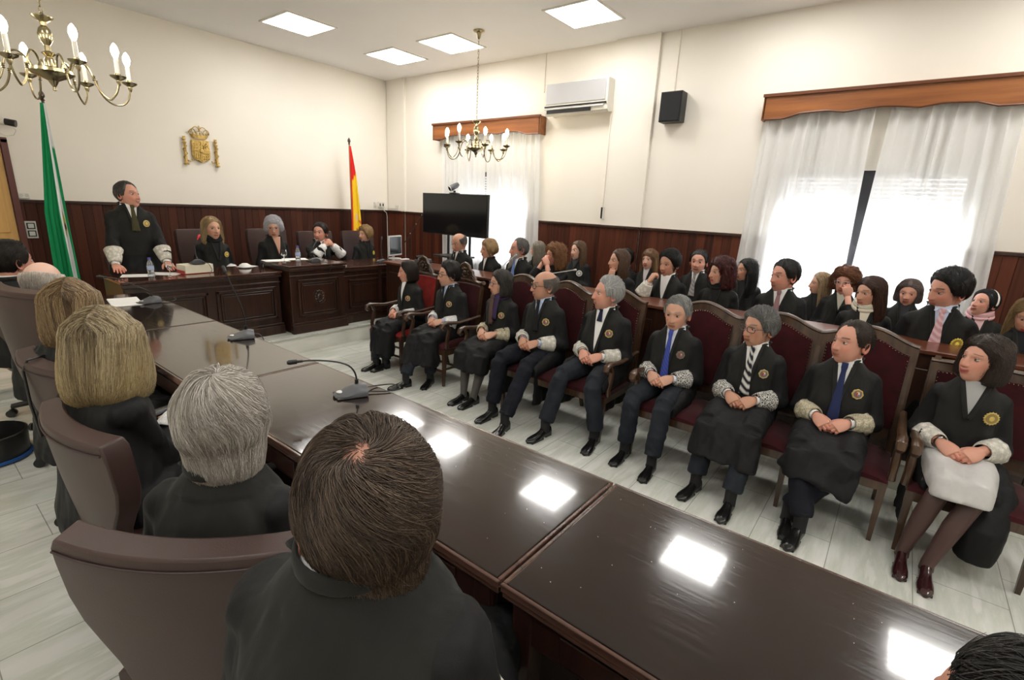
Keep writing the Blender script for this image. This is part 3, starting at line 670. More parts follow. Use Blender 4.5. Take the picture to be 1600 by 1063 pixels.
    fc = V[F].mean(1); ln = np.abs(fc[:, 0]); pan = (ln < .150*wd+.045*np.clip((zN-.08-fc[:, 2])/-.05, 0, 1)) & (fc[:, 2] > zP-.02) & (np.abs(fc[:, 1]-lean) < .24)
    for sd in (1, -1):
        S, E, W = arms[sd]; d = W-E; L = np.linalg.norm(d); t_ = np.clip(((fc-E)@d)/(L*L), 0, 1); dist = np.linalg.norm(fc-(E+t_[:, None]*d), axis=1); pan &= ~(dist < .09)
    robe = MB(); robe.add(V, F, np.where(pan, 1, 0))
    a = np.linspace(math.radians(165), math.radians(375), 20); robe.tube(np.stack([np.cos(a)*(nk+.017), lean-.008+np.sin(a)*(nk+.017), zN+.008-.004*np.sin(a)*-1], -1), np.array([(.017, .006)]*20), 8, m=1, up=(0, 0, 1))
    # V neckline with its edges, shirt and tie
    vd = c.get('vdepth', .27); vw = c.get('vwide', .052); zt = zN+.004
    def vline(sd, off, k=14):
        t_ = np.linspace(0, 1, k); z = zt-(vd)*t_; u = sd*(vw*(1-t_)**.9+.004); return torso_pt(u, z, zN, lean, zP, fat, off)
    if c.get('shirt') is not None or c.get('tie') is not None or c.get('top') is not None:
        for sd in (1, -1):
            q = vline(sd, .015); q2 = q.copy(); robe.tube(np.concatenate([[np.array([sd*nk*1.25, lean-.045, zN+.012])], q]), np.array([(.012, .007)]*15), 8, m=1, up=(1, 0, 0))
        sh = MB(); t_ = np.linspace(0, 1, 12); z = zt-vd*t_; us = np.linspace(-1, 1, 9)
        G = np.stack([torso_pt(us*(vw*(1-q)**.9+.006), zz, zN, lean, zP, fat, .0125) for q, zz in zip(t_, z)]); scol = c.get('shirt') or c.get('top')
        sh.grid(G[::-1], c=scol)
        if c.get('shirt') is not None:
            a = np.linspace(math.radians(115), math.radians(425), 22); 
            for hgt, rr in ((0, 0),):
                G = np.stack([np.stack([np.cos(a)*(nk+.010+q*.004), lean-.012+np.sin(a)*(nk+.010+q*.004)+.012*(1-q), zN+.030-c.get('cdrop', 0)-.040*q-.012*np.clip(np.sin(a), 0, 1)], -1) for q in (0, .35, .7, 1)])
                G2 = np.concatenate([G, G[::-1]*1.0]); sh.grid(G, c=scol)
            for sd in (1, -1):   # collar wings
                f = lean+nk
                q0 = np.array([[sd*.008, f+.010, zN+.012], [sd*.036, f-.004, zN+.022], [sd*(nk+.008), lean+.015, zN+.030]])
                q1 = np.array([[sd*.020, f+.022, zN-.008], [sd*.046, f+.012, zN-.004], [sd*(nk+.016), lean+.022, zN+.006]])
                q2 = np.array([[sd*.036, f+.030, zN-.030], [sd*.050, f+.022, zN-.024], [sd*(nk+.020), lean+.028, zN-.012]])
                G = np.stack([q0, q1, q2]); sh.grid(G if sd < 0 else G[::-1], c=np.array(scol))
        for sd in (1, -1):
            if c.get('shirt') is not None and slv == 'wide' or c.get('shirtcuff'):
                S, E, W = arms[sd]; u = nrm(E-W); sq = MB().tube([W-u*.004, W+u*.03, W+u*.09], [.034, .036, .040], 14, c=scol, cap=False); sq.build('shirt_cuff', M['dyed'], root, sharp=0, col=True)
        sh.build('shirt', M['dyed'], root, sharp=0, col=True)
        if c.get('tie') is not None:
            ti = MB(); tc = np.array(c['tie']); n = 26; t_ = np.linspace(0, 1, n); tl = c.get('tielen', vd+.01); z = zN-.004-tl*t_; hw = np.interp(t_, [0, .08, .14, 1], [.017, .018, .013, min(.036, .018+tl*.07)])
            us = np.linspace(-1, 1, 5); G = np.stack([torso_pt(us*h, zz, zN, lean, zP, fat, .0215) for h, zz in zip(hw, z)]); G[..., 1] += np.interp(t_, [0, .08, .16, 1], [.010, .014, .004, .002])[:, None]-.004*np.abs(us)
            cc = np.broadcast_to(tc, G.shape).copy()
            if c.get('stripe') is not None:
                w_ = ((np.arange(n)[:, None]+np.arange(5)[None]*.9) % 4 < 1.9)[..., None]; cc = np.where(w_, np.array(c['stripe']), cc)
            if c.get('dots') is not None:
                w_ = ((np.arange(n)[:, None]+np.arange(5)[None]) % 2 == 0)[..., None]; cc = np.where(w_, np.array(c['dots']), cc)
            ti.grid(G[::-1], c=cc[::-1].reshape(-1, 3)); to = ti.build('tie', M['dyed'], root, sharp=0, col=True)
            so = to.modifiers.new('thick', 'SOLIDIFY'); so.thickness = .004; so.offset = 0
    robe.build('jacket' if c.get('suit') else 'robe', [M['robe'], M['robe_panel']] if not c.get('suit') else [M[c['suit']], M[c['suit']]], root, sharp=0)
    # lace cuffs
    if c.get('cuff'):
        for sd in (1, -1):
            if c.get('nocuff') == sd: continue
            S, E, W = arms[sd]; u = nrm(E-W); L = c.get('cufflen', .125); n = 40; a = np.arange(n)*2*PI/n; up = nrm(np.cross(u, [1, .2, .1])); bx = np.cross(u, up); G = []
            for q, t_ in enumerate(np.linspace(0, 1, 8)):
                rr = .047+.032*t_**.8+(.003*np.cos(a*10) if q > 5 else 0); ext = W+u*(.018+L*t_)[..., None] if False else W+u*(.018+L*t_)
                sc = u*(.006*np.abs(np.sin(a*5))[:, None]*(1 if q == 7 else 0))
                G.append(ext+up*(np.cos(a)*rr)[:, None]+bx*(np.sin(a)*rr)[:, None]+sc)
            inner = [g*1.0 for g in G]
            cm = MB(); cm.grid(np.array(G), cv=True); co = cm.build('lace_cuff', M[c['cuff']], root, sharp=0); so = co.modifiers.new('thick', 'SOLIDIFY'); so.thickness = .005; so.offset = 1
    if c.get('watch'):
        sd = c['watch'] if c['watch'] in (1, -1) else -1; S, E, W = arms[sd]; u = nrm(E-W); wm = MB(); P0 = W+u*.012; up = nrm(np.array([0, .3, 1])-u*u.dot([0, .3, 1])); wm.tube([P0-u*.008, P0+u*.008], [.030, .030], 16, cap=False)
        X = frame(P0+up*.030, y=u, z=up); wm.lathe([(.017, -.004), (.018, .002), (.015, .005), (.001, .005)], 16, X=X); wm.build('wristwatch', M['chrome'], root)
    # badge on the wearer's left breast
    if c.get('badge'):
        bz = zN-c.get('bz', .19); bu = -c.get('bu', .100); P0 = torso_pt(np.array(bu), np.array(bz), zN, lean, zP, fat, .014); Pa = torso_pt(np.array(bu-.02), np.array(bz), zN, lean, zP, fat, .014); Pb = torso_pt(np.array(bu), np.array(bz+.02), zN, lean, zP, fat, .014)
        nr_ = nrm(np.cross(Pb-P0, Pa-P0)); nr_ = nr_ if nr_[1] > 0 else -nr_; X = frame(P0, y=Pb-P0, z=nr_); bm_ = MB(); gold = c.get('badgecol', (.50, .36, .10)); n = 48; a = np.arange(n)*2*PI/n
        R0 = c.get('bs', .034); R = R0*(.90+.10*np.abs(np.cos(a*4))) if not c.get('star') else R0*(.80+.22*np.abs(np.cos(a*8)))
        G = [np.stack([np.cos(a)*R*k, np.sin(a)*R*k, np.full(n, h)], -1) for k, h in ((1, 0), (1, .004), (.86, .007), (.76, .005), (.74, .004))]
        bm_.grid(np.array(G), cv=True, capu=True, c=np.array(gold), X=X)
        bm_.lathe([(R0*.70, .004), (R0*.70, .0062), (.0005, .0064)], 24, c=np.array(gold)*.55 if c.get('star') else (.16, .12, .12), X=X)
        if not c.get('star'):
            w = R0*.30; V = [(-w, -w*.9, .0066), (w, -w*.9, .0066), (w, w, .0066), (-w, w, .0066), (0, -w*1.5, .0066)]
            bm_.box((-w*.5, 0, .0068), (w, w*2, .003), X=X, col=(.45, .03, .03)); bm_.box((w*.5, 0, .0068), (w, w*2, .003), X=X, col=(.65, .60, .55)); bm_.box((0, w*1.4, .0068), (w*1.6, w*.7, .003), X=X, col=np.array(gold)*1.1)
            bm_.box((w*.5, -w*.5, .0080), (w*.7, w*.8, .002), X=X, col=(.05, .07, .30))
        else:
            bm_.ball((0, 0, .006), (R0*.35, R0*.4, .004), 10, col=np.array(gold)*1.2, X=X)
        bm_.build('badge', M['enamel'], root, sharp=30, col=True)
    if c.get('glasses'):
        g = MB(); gc = c['glasses']; a = np.arange(20)*2*PI/20
        for sx in (-1, 1):
            ca, sa = np.cos(a), np.sin(a); P = np.stack([sx*.033+np.sign(ca)*np.abs(ca)**.6*.025, .0935-.0042*np.abs(np.sign(ca)*np.abs(ca)**.6*.025*sx+.033)/.01*.5+0*a, .008+np.sign(sa)*np.abs(sa)**.6*.0165], -1)
            g.tube(P, .0021, 6, closed=True, X=HX, c=gc); g.tube([(sx*.058, .083, .013), (sx*.070, .06, .014), (sx*.074, -.005, .010), (sx*.074, -.02, -.004)], .0019, 6, X=HX, c=gc)
        g.tube([(-.010, .092, .012), (0, .096, .014), (.010, .092, .012)], .0019, 6, X=HX, c=gc); g.build('glasses', M['enamel'], root, sharp=0, col=True)
    if c.get('earring'):
        g = MB()
        for sx in (-1, 1): g.ball((sx*.080*.95, -.008, -.046), (.006, .006, .008 if c['earring'] == 1 else .02), 10, X=HX, col=(.8, .78, .72) if c['earring'] == 1 else (.6, .4, .1))
        g.build('earring', M['enamel'], root, sharp=0, col=True)
    if c.get('scarf') is not None:
        g = MB(); sc = np.array(c['scarf']); a = np.linspace(0, 2*PI, 28, endpoint=False)
        for q in range(3):
            rr = nk+.022+.006*q; P = np.stack([np.cos(a)*rr*1.05, lean+.004+np.sin(a)*rr, zN+.040-.022*q-.03*np.sin(a)+.004*np.sin(a*3+q)], -1)
            g.tube(P, [.019]*28, 8, closed=True, c=sc*(1 if q != 1 else .7))
        if c.get('scarflong'):
            for sd, L in ((1, .30), (-1, .24)):
                t_ = np.linspace(0, 1, 10); P = torso_pt(sd*(.035-.015*t_), zN+.005-L*t_, zN, lean, zP, fat, .022); g.tube(P, np.array([(.028, .010)]*10), 10, up=(1, 0, 0), c=sc if sd < 0 else np.array((.10, .06, .05)))
        g.build('scarf', M['dyed'], root, sharp=0, col=True)
    if c.get('necklace'):
        g = MB(); a = np.linspace(.15*PI, .85*PI, 16)
        for q in a: g.ball((math.cos(q)*nk*1.25, lean+.004+math.sin(q)*nk*1.2, zN+.004-.02*math.sin(q)), .005, 8, col=(.75, .7, .6))
        g.build('necklace', M['enamel'], root, sharp=0, col=True)
    if c.get('headband'):
        g = MB(); a = np.linspace(-.05*PI, 1.05*PI, 24); g.tube(np.stack([np.cos(a)*.093, -.015+0*a, .02+np.sin(a)*.112], -1), np.array([(.010, .003)]*24), 6, X=HX, c=(.8, .74, .7), up=(0, 1, 0)); g.build('headband', M['enamel'], root, sharp=0, col=True)
    # trousers, shoes
    if not stand and c.get('trousers'):
        tr = MB()
        for sd, (H, K, A_, yw) in ankles.items():
            f2 = A_+np.array([0, -.008, .02]); q_ = 1.0 if sk_ == 'open' else .80; tr.tube([H-np.array([0, .06, 0]), H, (H+K)/2, K+np.array([0, -.01, -.01*(q_ < 1)])], [.09*q_, .102*q_, .088*q_, .068*q_], 16); tr.tube([K+np.array([0, -.035, -.005]), K+np.array([0, -.005, -.03]), (K+f2)/2+np.array([0, -.008, 0]), f2+np.array([0, 0, .03])], [.055*q_, .070*q_, .068, .066], 16)
        tr.ball((0, .02, zP-.02), (.17, .12, .11), 16); V, F, N = remesh(tr, .011, 4, .5)
        V = V+N*(.005*wob(V*np.array([1, 1, 1.4]), 22, seed+3)+.0025*wob(V, 55, seed+4))[:, None]
        t2 = MB(); t2.add(V, F, 0); t2.build('trousers', M[c['trousers']], root, sharp=0)
    if not stand and c.get('shoes'):
        for sd, (H, K, A_, yw) in ankles.items():
            so_ = MB(); X = euler(rz=yw, t=(A_[0], A_[1], 0))@euler(t=(0, -.055, 0), s=c.get('shs', 1.0)); shoe(so_, X, 0, c.get('heel', .018), w=c.get('shw', 1.0)); so_.build('shoe', M[c['shoes']], root, sharp=50)
            if c.get('trousers'):
                sc_ = MB(); sc_.tube([A_+np.array([0, 0, .10]), A_+np.array([0, 0, -.01]), A_+np.array([0, .01, -.04])], [.040, .038, .040], 12); sc_.build('sock', M['sock'], root)
    if c.get('skirtpiece') is not None:   # light dress hem over the thighs
        g = MB()
        for sd, (H, K, A_, yw) in ankles.items(): g.tube([H, (H+K)/2+np.array([0, .02, .012]), K+np.array([-sd*.02, .025, .0]), K+np.array([-sd*.02, .045, -.06])], [.100, .098, .082, .078], 16)
        g.ball((0, .30, zP-.02), (.10, .20, .07), 16); V, F, N = remesh(g, .012, 5, .5); t2 = MB(); t2.add(V, F, 0); t2.build('dress', M[c['skirtpiece']], root, sharp=0)
    return root
# ------------------------------------------------------------------ room shell
XR, YB, HC, DZ, DH, DL = 6.52, 8.29, 4.07, 1.708, 0.22, 0.13     # right wall, back wall, ceiling, dado height, dais height
def struct(name, mb, mats, **k): return tag(mb.build(name, mats, **k), kind='structure')
XL, YF = -1.9, -3.3
mb = MB().box(((XL+XR)/2, (YF+YB)/2, -.05), (XR-XL+.4, YB-YF+.4, .10)); struct('floor', mb, M['floor'], smooth=False)
mb = MB().box(((XL+XR)/2, (YF+YB)/2, HC+.06), (XR-XL+.4, YB-YF+.4, .12)); struct('ceiling', mb, M['ceiling'], smooth=False)
mb = MB().box(((XL+XR)/2, YB+.1, HC/2), (XR-XL, .2, HC)); struct('wall_back', mb, M['wall'], smooth=False)
mb = MB().box((XL-.1, (YF+YB)/2, HC/2), (.2, YB-YF, HC)); struct('wall_left', mb, M['wall'], smooth=False)
mb = MB().box(((XL+XR)/2, YF-.1, HC/2), (XR-XL, .2, HC)); struct('wall_front', mb, M['wall'], smooth=False)
W1, W2, WZ0, WZ1 = (-.42, 1.27), (4.85, 6.35), .95, 2.44
mb = MB(); 
for y0, y1 in ((YF, W1[0]), (W1[1], W2[0]), (W2[1], YB)): mb.box((XR+.11, (y0+y1)/2, HC/2), (.22, y1-y0, HC))
for y0, y1 in (W1, W2):
    mb.box((XR+.11, (y0+y1)/2, WZ0/2), (.22, y1-y0, WZ0)); mb.box((XR+.11, (y0+y1)/2, (WZ1+HC)/2), (.22, y1-y0, HC-WZ1))
struct('wall_right', mb, M['wall'], smooth=False)
mb = MB().box((XR-.02, 3.185, (HC+DZ)/2), (.045, .60, HC-DZ)); struct('trim_1', mb, M['wall'], smooth=False)      # flat pilaster
mb = MB().box((XR-.02, 8.02, (HC+DZ)/2), (.045, .50, HC-DZ)); struct('trim_2', mb, M['wall'], smooth=False)
# dais: judges' end, window side, table side
mb = MB().box(((XL+XR)/2, (5.71+YB)/2, DH/2-.012), (XR-XL, YB-5.71, DH-.024))
mb.box(((4.36+XR)/2, (YF+5.71)/2, DH/2-.012), (XR-4.36, 5.71-YF, DH-.024)); mb.box(((XL+1.56)/2, (YF+5.71)/2, DL/2-.012), (1.56-XL, 5.71-YF, DL-.024))
struct('trim_3', mb, M['marble'], smooth=False)
mb = MB().box(((XL+XR)/2, (5.69+YB)/2, DH-.012), (XR-XL, YB-5.69, .024)); mb.box(((4.34+XR)/2, (YF+5.69)/2, DH-.012), (XR-4.34, 5.69-YF, .024)); mb.box(((XL+1.58)/2, (YF+5.69)/2, DL-.012), (1.58-XL, 5.69-YF, .024))
struct('trim_4', mb, M['floor'], smooth=False, bevel=.004)
# dado panelling with a cap moulding
def dado(name, x0, x1, y, z1=DZ):
    mb = MB().box(((x0+x1)/2, y-.012, (DH+z1)/2), (x1-x0, .024, z1-DH)); mb.box(((x0+x1)/2, y-.020, z1-.02), (x1-x0, .045, .028), 1); mb.box(((x0+x1)/2, y-.026, DH+.06), (x1-x0, .03, .12), 1)
    struct(name, mb, [M['dado_x'], M['desk']], smooth=False, bevel=.003)
dado('trim_5', 1.12, XR, YB)
def dado_y(name, segs):
    mb = MB()
    for y0, y1, z1, p in segs:
        mb.box((XR-.012-p, (y0+y1)/2, (DH+z1)/2), (.024, y1-y0, z1-DH)); mb.box((XR-.020-p, (y0+y1)/2, z1-.02), (.045, y1-y0, .028), 1); mb.box((XR-.026-p, (y0+y1)/2, DH+.06), (.03, y1-y0, .12), 1)
    struct(name, mb, [M['dado_y'], M['desk']], smooth=False, bevel=.003)
dado_y('trim_6', [(W2[1], 7.77, DZ, 0), (7.77, YB-.03, DZ, .045), (3.485, W2[0], DZ, 0), (2.885, 3.485, DZ, .045), (W1[1], 2.885, DZ, 0), (YF, W1[0], DZ, 0), (W1[0], W1[1], WZ0, 0), (W2[0], W2[1], WZ0, 0)])
# windows: dark casements with a central mullion, and the roller shutter's slats above
for k, (y0, y1) in enumerate((W1, W2), 1):
    yc = .445 if k == 1 else 5.62; x = XR+.12; fr = MB(); t = .07
    for yy in (y0+t/2, y1-t/2): fr.box((x, yy, (WZ0+WZ1)/2), (.06, t, WZ1-WZ0))
    fr.box((x, yc, (WZ0+WZ1)/2), (.075, .10, WZ1-WZ0))
    for zz in (WZ0+t/2, WZ1-t/2): fr.box((x, (y0+y1)/2, zz), (.058, y1-y0, t))
    w = struct(f'window_{k}', fr, plain('dark_window_frame', (.022, .022, .026), .4), smooth=False, bevel=.004)
    for a_, b_ in ((y0+t, yc-.05), (yc+.05, y1-t)):
        g = MB().box((x, (a_+b_)/2, (WZ0+WZ1)/2), (.006, b_-a_, WZ1-WZ0-2*t)); g.build('pane', M['window_glass'], w, smooth=False)
        s_ = MB()
        for z in np.arange(2.00, WZ1-.05, .042): s_.box((x+.055, (a_+b_)/2, z), (.012, b_-a_, .036))
        s_.build('shutter', M['light_plastic'], w, smooth=False)
# tan door in the back wall at the far left
mb = MB().box((.60, YB-.012, (DH+2.33)/2), (.92, .03, 2.33-DH)); d = struct('door_1', mb, M['door_wood'], smooth=False, bevel=.004)
mb = MB()
for xx in (.35, .85): mb.box((xx, YB-.035, 1.75), (.30, .02, .85)); mb.box((xx, YB-.035, .72), (.30, .02, .70))
mb.build('door_panel', M['door_wood'], d, smooth=False, bevel=.008)
mb = MB().box((1.095, YB-.02, (DH+2.37)/2), (.06, .07, 2.37-DH)); mb.box((.105, YB-.02, (DH+2.37)/2), (.06, .07, 2.37-DH)); mb.box((.60, YB-.02, 2.355), (1.05, .07, .06)); mb.build('door_frame', M['door_frame'], d, smooth=False, bevel=.006)
mb = MB().tube([(.22, YB-.03, 1.22), (.22, YB-.09, 1.22), (.32, YB-.09, 1.22)], .011, 10); mb.build('door_handle', M['brass'], d)
# ------------------------------------------------------------------ ceiling lights, plus unseen fill panels added to brighten the foreground
LP = [(5.53, 6.80, 'square ceiling light panel above the judges, beside the far wall corner'), (5.52, 5.58, 'square ceiling light panel beside the far chandelier ceiling rose'), (5.50, 3.42, 'square ceiling light panel above the air conditioner, cut by the top of the photo'),
      (5.50, 1.27, 'ceiling light panel mirrored in the middle of the nearest tabletop'), (5.52, -.98, 'ceiling light panel mirrored at the near end of the nearest tabletop'), (1.9, 3.42, 'added fill light panel above the near chairs, outside the photo'), (1.9, 1.27, 'added fill light panel above the table side, outside the photo'), (1.9, -.98, 'added fill light panel behind the camera, outside the photo'), (-.6, 1.27, 'added fill light panel on the left of the room, outside the photo'), (-.6, 3.42, 'added fill light panel at the far left of the room, outside the photo'), (-.6, -.98, 'added fill light panel at the near left of the room, outside the photo'), (1.9, -2.6, 'added fill light panel by the rear wall, outside the photo'), (3.93, -2.6, 'added fill light panel by the rear wall on the window side, outside the photo'),
      (3.93, 6.80, 'square ceiling light panel nearest the coat of arms wall, between the two chandeliers')]
for x, y, lab in LP:
    t = tag(empty('ceiling_light', (x, y, HC)), lab, 'ceiling light', 'square ceiling light panels')
    f = MB(); s = .335
    for a, b in ((0, s), (0, -s)): f.box((a, b, -.006), (2*s+.03, .03, .012)); f.box((b, a, -.006), (.03, 2*s-.03, .012))
    f.build('frame', M['white_plastic'], t, smooth=False); MB().box((0, 0, -.004), (2*s-.03, 2*s-.03, .006)).build('diffuser', M['panel_fill' if 'outside' in lab else 'panel'], t, smooth=False)
# ------------------------------------------------------------------ chandeliers
def chandelier(x, y, z, label, rot):
    """z is the height of the arm disc"""
    t = tag(empty('chandelier', (x, y, z), rot), label, 'chandelier', 'brass chandeliers')
    MB().lathe([(.0, -.115), (.012, -.11), (.008, -.09), (.02, -.07), (.03, -.05), (.06, -.035), (.11, -.015), (.125, .0), (.12, .02), (.06, .03), (.035, .04), (.03, .08), (.018, .10), (.040, .12), (.02, .135), (.016, .17), (.035, .20), (.042, .235), (.032, .27), (.016, .29), (.02, .31), (.055, .335), (.06, .345), (.02, .355), (.004, .37)], 24).build('body', M['brass'], t)
    ch = MB(); zz = .37; k = 0; a = np.arange(10)*2*PI/10
    R = HC-z-.09; n = int((R-.37)/.036)
    for k in range(n):
        zc = .385+k*(R-.37)/n; P = np.stack([np.cos(a)*.0095, 0*a, zc+np.sin(a)*.024], -1)
        if k % 2: P = P[:, [1, 0, 2]]
        ch.tube(P, .0028, 5, closed=True)
    ch.build('chain', M['brass'], t)
    MB().lathe([(.012, HC-z-.10), (.022, HC-z-.085), (.032, HC-z-.03), (.07, HC-z-.018), (.075, HC-z-.004)], 20).build('ceiling_rose', M['brass'], t)
    for k in range(8):
        an = k*PI/4; X = euler(rz=an); long_ = k % 2 == 0; ro = .46 if long_ else .40; zo = .015 if long_ else -.0
        P = [(.105, 0, .01), (.12, 0, .07), (.155, 0, .105), (.20, 0, .095), (.235, 0, .04), (.25, 0, -.03), (.275, 0, -.10), (.33, 0, -.145), (ro-.06, 0, -.14), (ro-.015, 0, -.09), (ro, 0, zo-.02)]
        from_ = np.array(P); tt = np.linspace(0, len(P)-1, 34); P2 = np.stack([np.interp(tt, range(len(P)), from_[:, q]) for q in range(3)], -1)
        for _ in range(3): P2[1:-1] = (P2[:-2]+P2[1:-1]*2+P2[2:])/4
        a_ = MB().tube(P2, .0065, 8, X=X); 
        for q in (.235, .245, .255): a_.lathe([(.006, -.005), (.012, 0), (.006, .005)], 10, X=X@euler(t=(.2475, 0, (q-.245)*1.2-.01)))
        a_.lathe([(.0065, zo-.045), (.016, zo-.02), (.014, zo-.01), (.045, zo+.008), (.050, zo+.018), (.02, zo+.020), (.016, zo+.035)], 16, X=X@euler(t=(ro, 0, 0)))
        ao = a_.build('arm', M['brass'], t)
        MB().lathe([(.014, zo+.032), (.0135, zo+.13)], 12, X=X@euler(t=(ro, 0, 0))).build('candle_tube', M['white_plastic'], ao)
        MB().lathe([(.006, zo+.125), (.018, zo+.15), (.024, zo+.175), (.020, zo+.20), (.008, zo+.222), (.001, zo+.228)], 14, X=X@euler(t=(ro, 0, 0))).build('bulb', M['bulb'], ao)
chandelier(5.30, 4.86, 2.64, 'brass candle-style chandelier hanging before the far curtained window', .25)
chandelier(.96, 4.86, 2.64, 'near brass candle-style chandelier at the top left corner of the photo', .1)
# ------------------------------------------------------------------ curtains and pelmets
def pelmet(y0, y1, label, nm):
    n = 60; y = np.linspace(y0, y1, n); u = np.linspace(0, 1, n)
    def prof(u):
        v = np.minimum(u, 1-u); s = np.interp(v, [0, .10, .17, .28, .36, .44, .5], [0, 0, .045, .055, .030, .052, .060]); return s
    zb = 2.955+prof(u); x0, x1 = 6.36, 6.50; G = np.array([np.stack([np.full(n, x0), y, zb], -1), np.stack([np.full(n, x0), y, np.full(n, 3.20)], -1), np.stack([np.full(n, x0+.022), y, np.full(n, 3.20)], -1), np.stack([np.full(n, x0+.022), y, zb], -1)])
    t = tag(empty('pelmet', (0, 0, 0)), label, 'pelmet', 'wooden curtain pelmets')
    b = MB().grid(G.transpose(1, 0, 2), cv=True, capu=True)
    for yy in (y0, y1): b.box(((x0+XR-.004)/2, yy, 3.078), (XR-.004-x0, .022, .245))
    b.box(((x0+XR-.004)/2, (y0+y1)/2, 3.205), (XR-.004-x0, y1-y0, .016)); b.build('board', M['pelmet'], t, smooth=False)
    mo = MB().tube(np.stack([np.full(n, x0-.004), y, zb+.006], -1), .008, 8); mo.box((x0-.006, (y0+y1)/2, 3.205), (.03, y1-y0+.04, .03)); mo.build('moulding', M['pelmet_dark'], t)
pelmet(-.62, 1.53, 'orange-brown wooden pelmet above the big near window curtains', 1)
pelmet(4.58, 6.85, 'orange-brown wooden pelmet above the far window curtains', 2)
def curtain(y0t, y1t, y0b, y1b, label, seed, folds=9, xo=0.0):
    nu, nv = 150, 40; u = np.linspace(0, 1, nu); v = np.linspace(0, 1, nv); U, Vv = np.meshgrid(u, v)
    y = (y0t+(y1t-y0t)*U)*(1-Vv)+(y0b+(y1b-y0b)*U)*Vv; z = 3.10+(.40-3.10)*Vv; r = np.random.default_rng(seed)
    ph = folds*2*PI*U+.9*np.sin(2*PI*U*1.7+seed)+.35*np.sin(Vv*3+U*9+seed)
    amp = .016+.016*np.sin(U*7+seed)**2+.010*Vv; x = 6.435+xo+amp*np.sin(ph)*(1-.25*Vv)+.010*np.sin(ph*.37+seed*2+Vv*2)
    y = y+.012*np.cos(ph)*(1-.5*Vv)
    o = MB().grid(np.stack([x, y, z], -1)).build('curtain', M['curtain'], sharp=0); tag(o, label, 'curtain', 'sheer white curtains'); return o
curtain(1.52, .49, 1.60, .43, 'sheer white curtain on the far half of the near window, left of its dark gap', 1, 9)
curtain(.365, -.60, .42, -.74, 'sheer white curtain on the near half of the near window, right of its dark gap', 2, 9)
curtain(6.70, 5.70, 6.66, 5.66, 'sheer white curtain hanging behind the television screen', 3, 9)
curtain(5.66, 4.62, 5.56, 4.50, 'sheer white curtain of the far window, between television and dark panelling', 4, 9)
# ------------------------------------------------------------------ wall fittings
t = tag(empty('air_conditioner', (0, 0, 0)), 'white and grey wall air conditioner high on the window wall', 'air conditioner')
ya, yb_, z0, z1 = 4.47, 3.46, 3.18, 3.60
n = 2; pr = [(XR, z0+.03), (6.36, z0), (6.32, z0+.03), (6.315, z0+.05), (6.305, z0+.12), (6.30, z1-.02), (6.32, z1), (XR, z1)]
G = np.array([[(x, y, z) for x, z in pr] for y in (yb_, ya)]); MB().grid(G, cv=True, capu=True).build('housing', M['white_plastic'], t, smooth=False, bevel=.008)
MB().box((6.299, (ya+yb_)/2, (z0+.15+z1-.02)/2), (.012, ya-yb_-.06, z1-z0-.16)).build('front_panel', plain('silver_mesh_panel', (.47, .47, .48), .45, metal=.3), t, smooth=False, bevel=.004)
MB().box((6.305, (ya+yb_)/2+.10, z0+.045), (.02, ya-yb_-.30, .045)).build('air_outlet', M['black_plastic'], t, smooth=False)
MB().box((6.300, (ya+yb_)/2, z0+.112), (.016, ya-yb_-.02, .018)).build('intake_slot', M['black_plastic'], t, smooth=False)
MB().box((6.293, (ya+yb_)/2+.02, z0+.083), (.012, ya-yb_-.06, .022)).build('louvre', M['light_plastic'], t, smooth=False, bevel=.003)
t = tag(empty('loudspeaker', (0, 0, 0)), 'black box loudspeaker mounted on the wall right of the air conditioner', 'loudspeaker')
MB().box((6.42, 2.60, 3.175), (.17, .27, .345)).build('cabinet', plain('black_vinyl', (.015, .015, .015), .5), t, smooth=False, bevel=.006)
m, n_, l, b = new_mat('speaker_cloth'); v = coords(n_, l); add_bump(n_, l, b, noise_node(n_, l, v, 300, 2), .6, .003); setp(b, color=(.018, .018, .02), rough=.95)
MB().box((6.330, 2.60, 3.175), (.014, .25, .325)).build('grille', m, t, smooth=False, bevel=.004)
def conduit(pts, label, r=.010):
    o = MB()
    for a, b in zip(pts[:-1], pts[1:]): 
        a, b = np.array(a), np.array(b); c = (a+b)/2; d = np.abs(b-a)+2*r*.8; d[0] = .016; o.box(c, d)
    o = o.build('cable_duct', M['wall'], smooth=False, bevel=.003); tag(o, label, 'cable duct')
conduit([(XR-.008, 4.64, HC), (XR-.008, 4.64, 3.55)], 'cream cable duct from ceiling down to the air conditioner')
conduit([(XR-.008, 2.65, HC), (XR-.008, 2.65, 3.36)], 'cream cable duct from ceiling down to the black loudspeaker')
conduit([(XR-.050, 3.475, 3.17), (XR-.050, 3.475, 1.95)], 'cream cable duct between air conditioner and its wall controller')
t = tag(empty('wall_controller', (0, 0, 0)), 'small dark remote control in its holder above the panelling', 'remote control')
MB().box((XR-.055, 3.46, 1.87), (.02, .045, .16)).build('holder', M['white_plastic'], t, smooth=False, bevel=.004); MB().box((XR-.066, 3.475, 1.87), (.014, .025, .155)).build('remote', M['black_plastic'], t, smooth=False, bevel=.004)
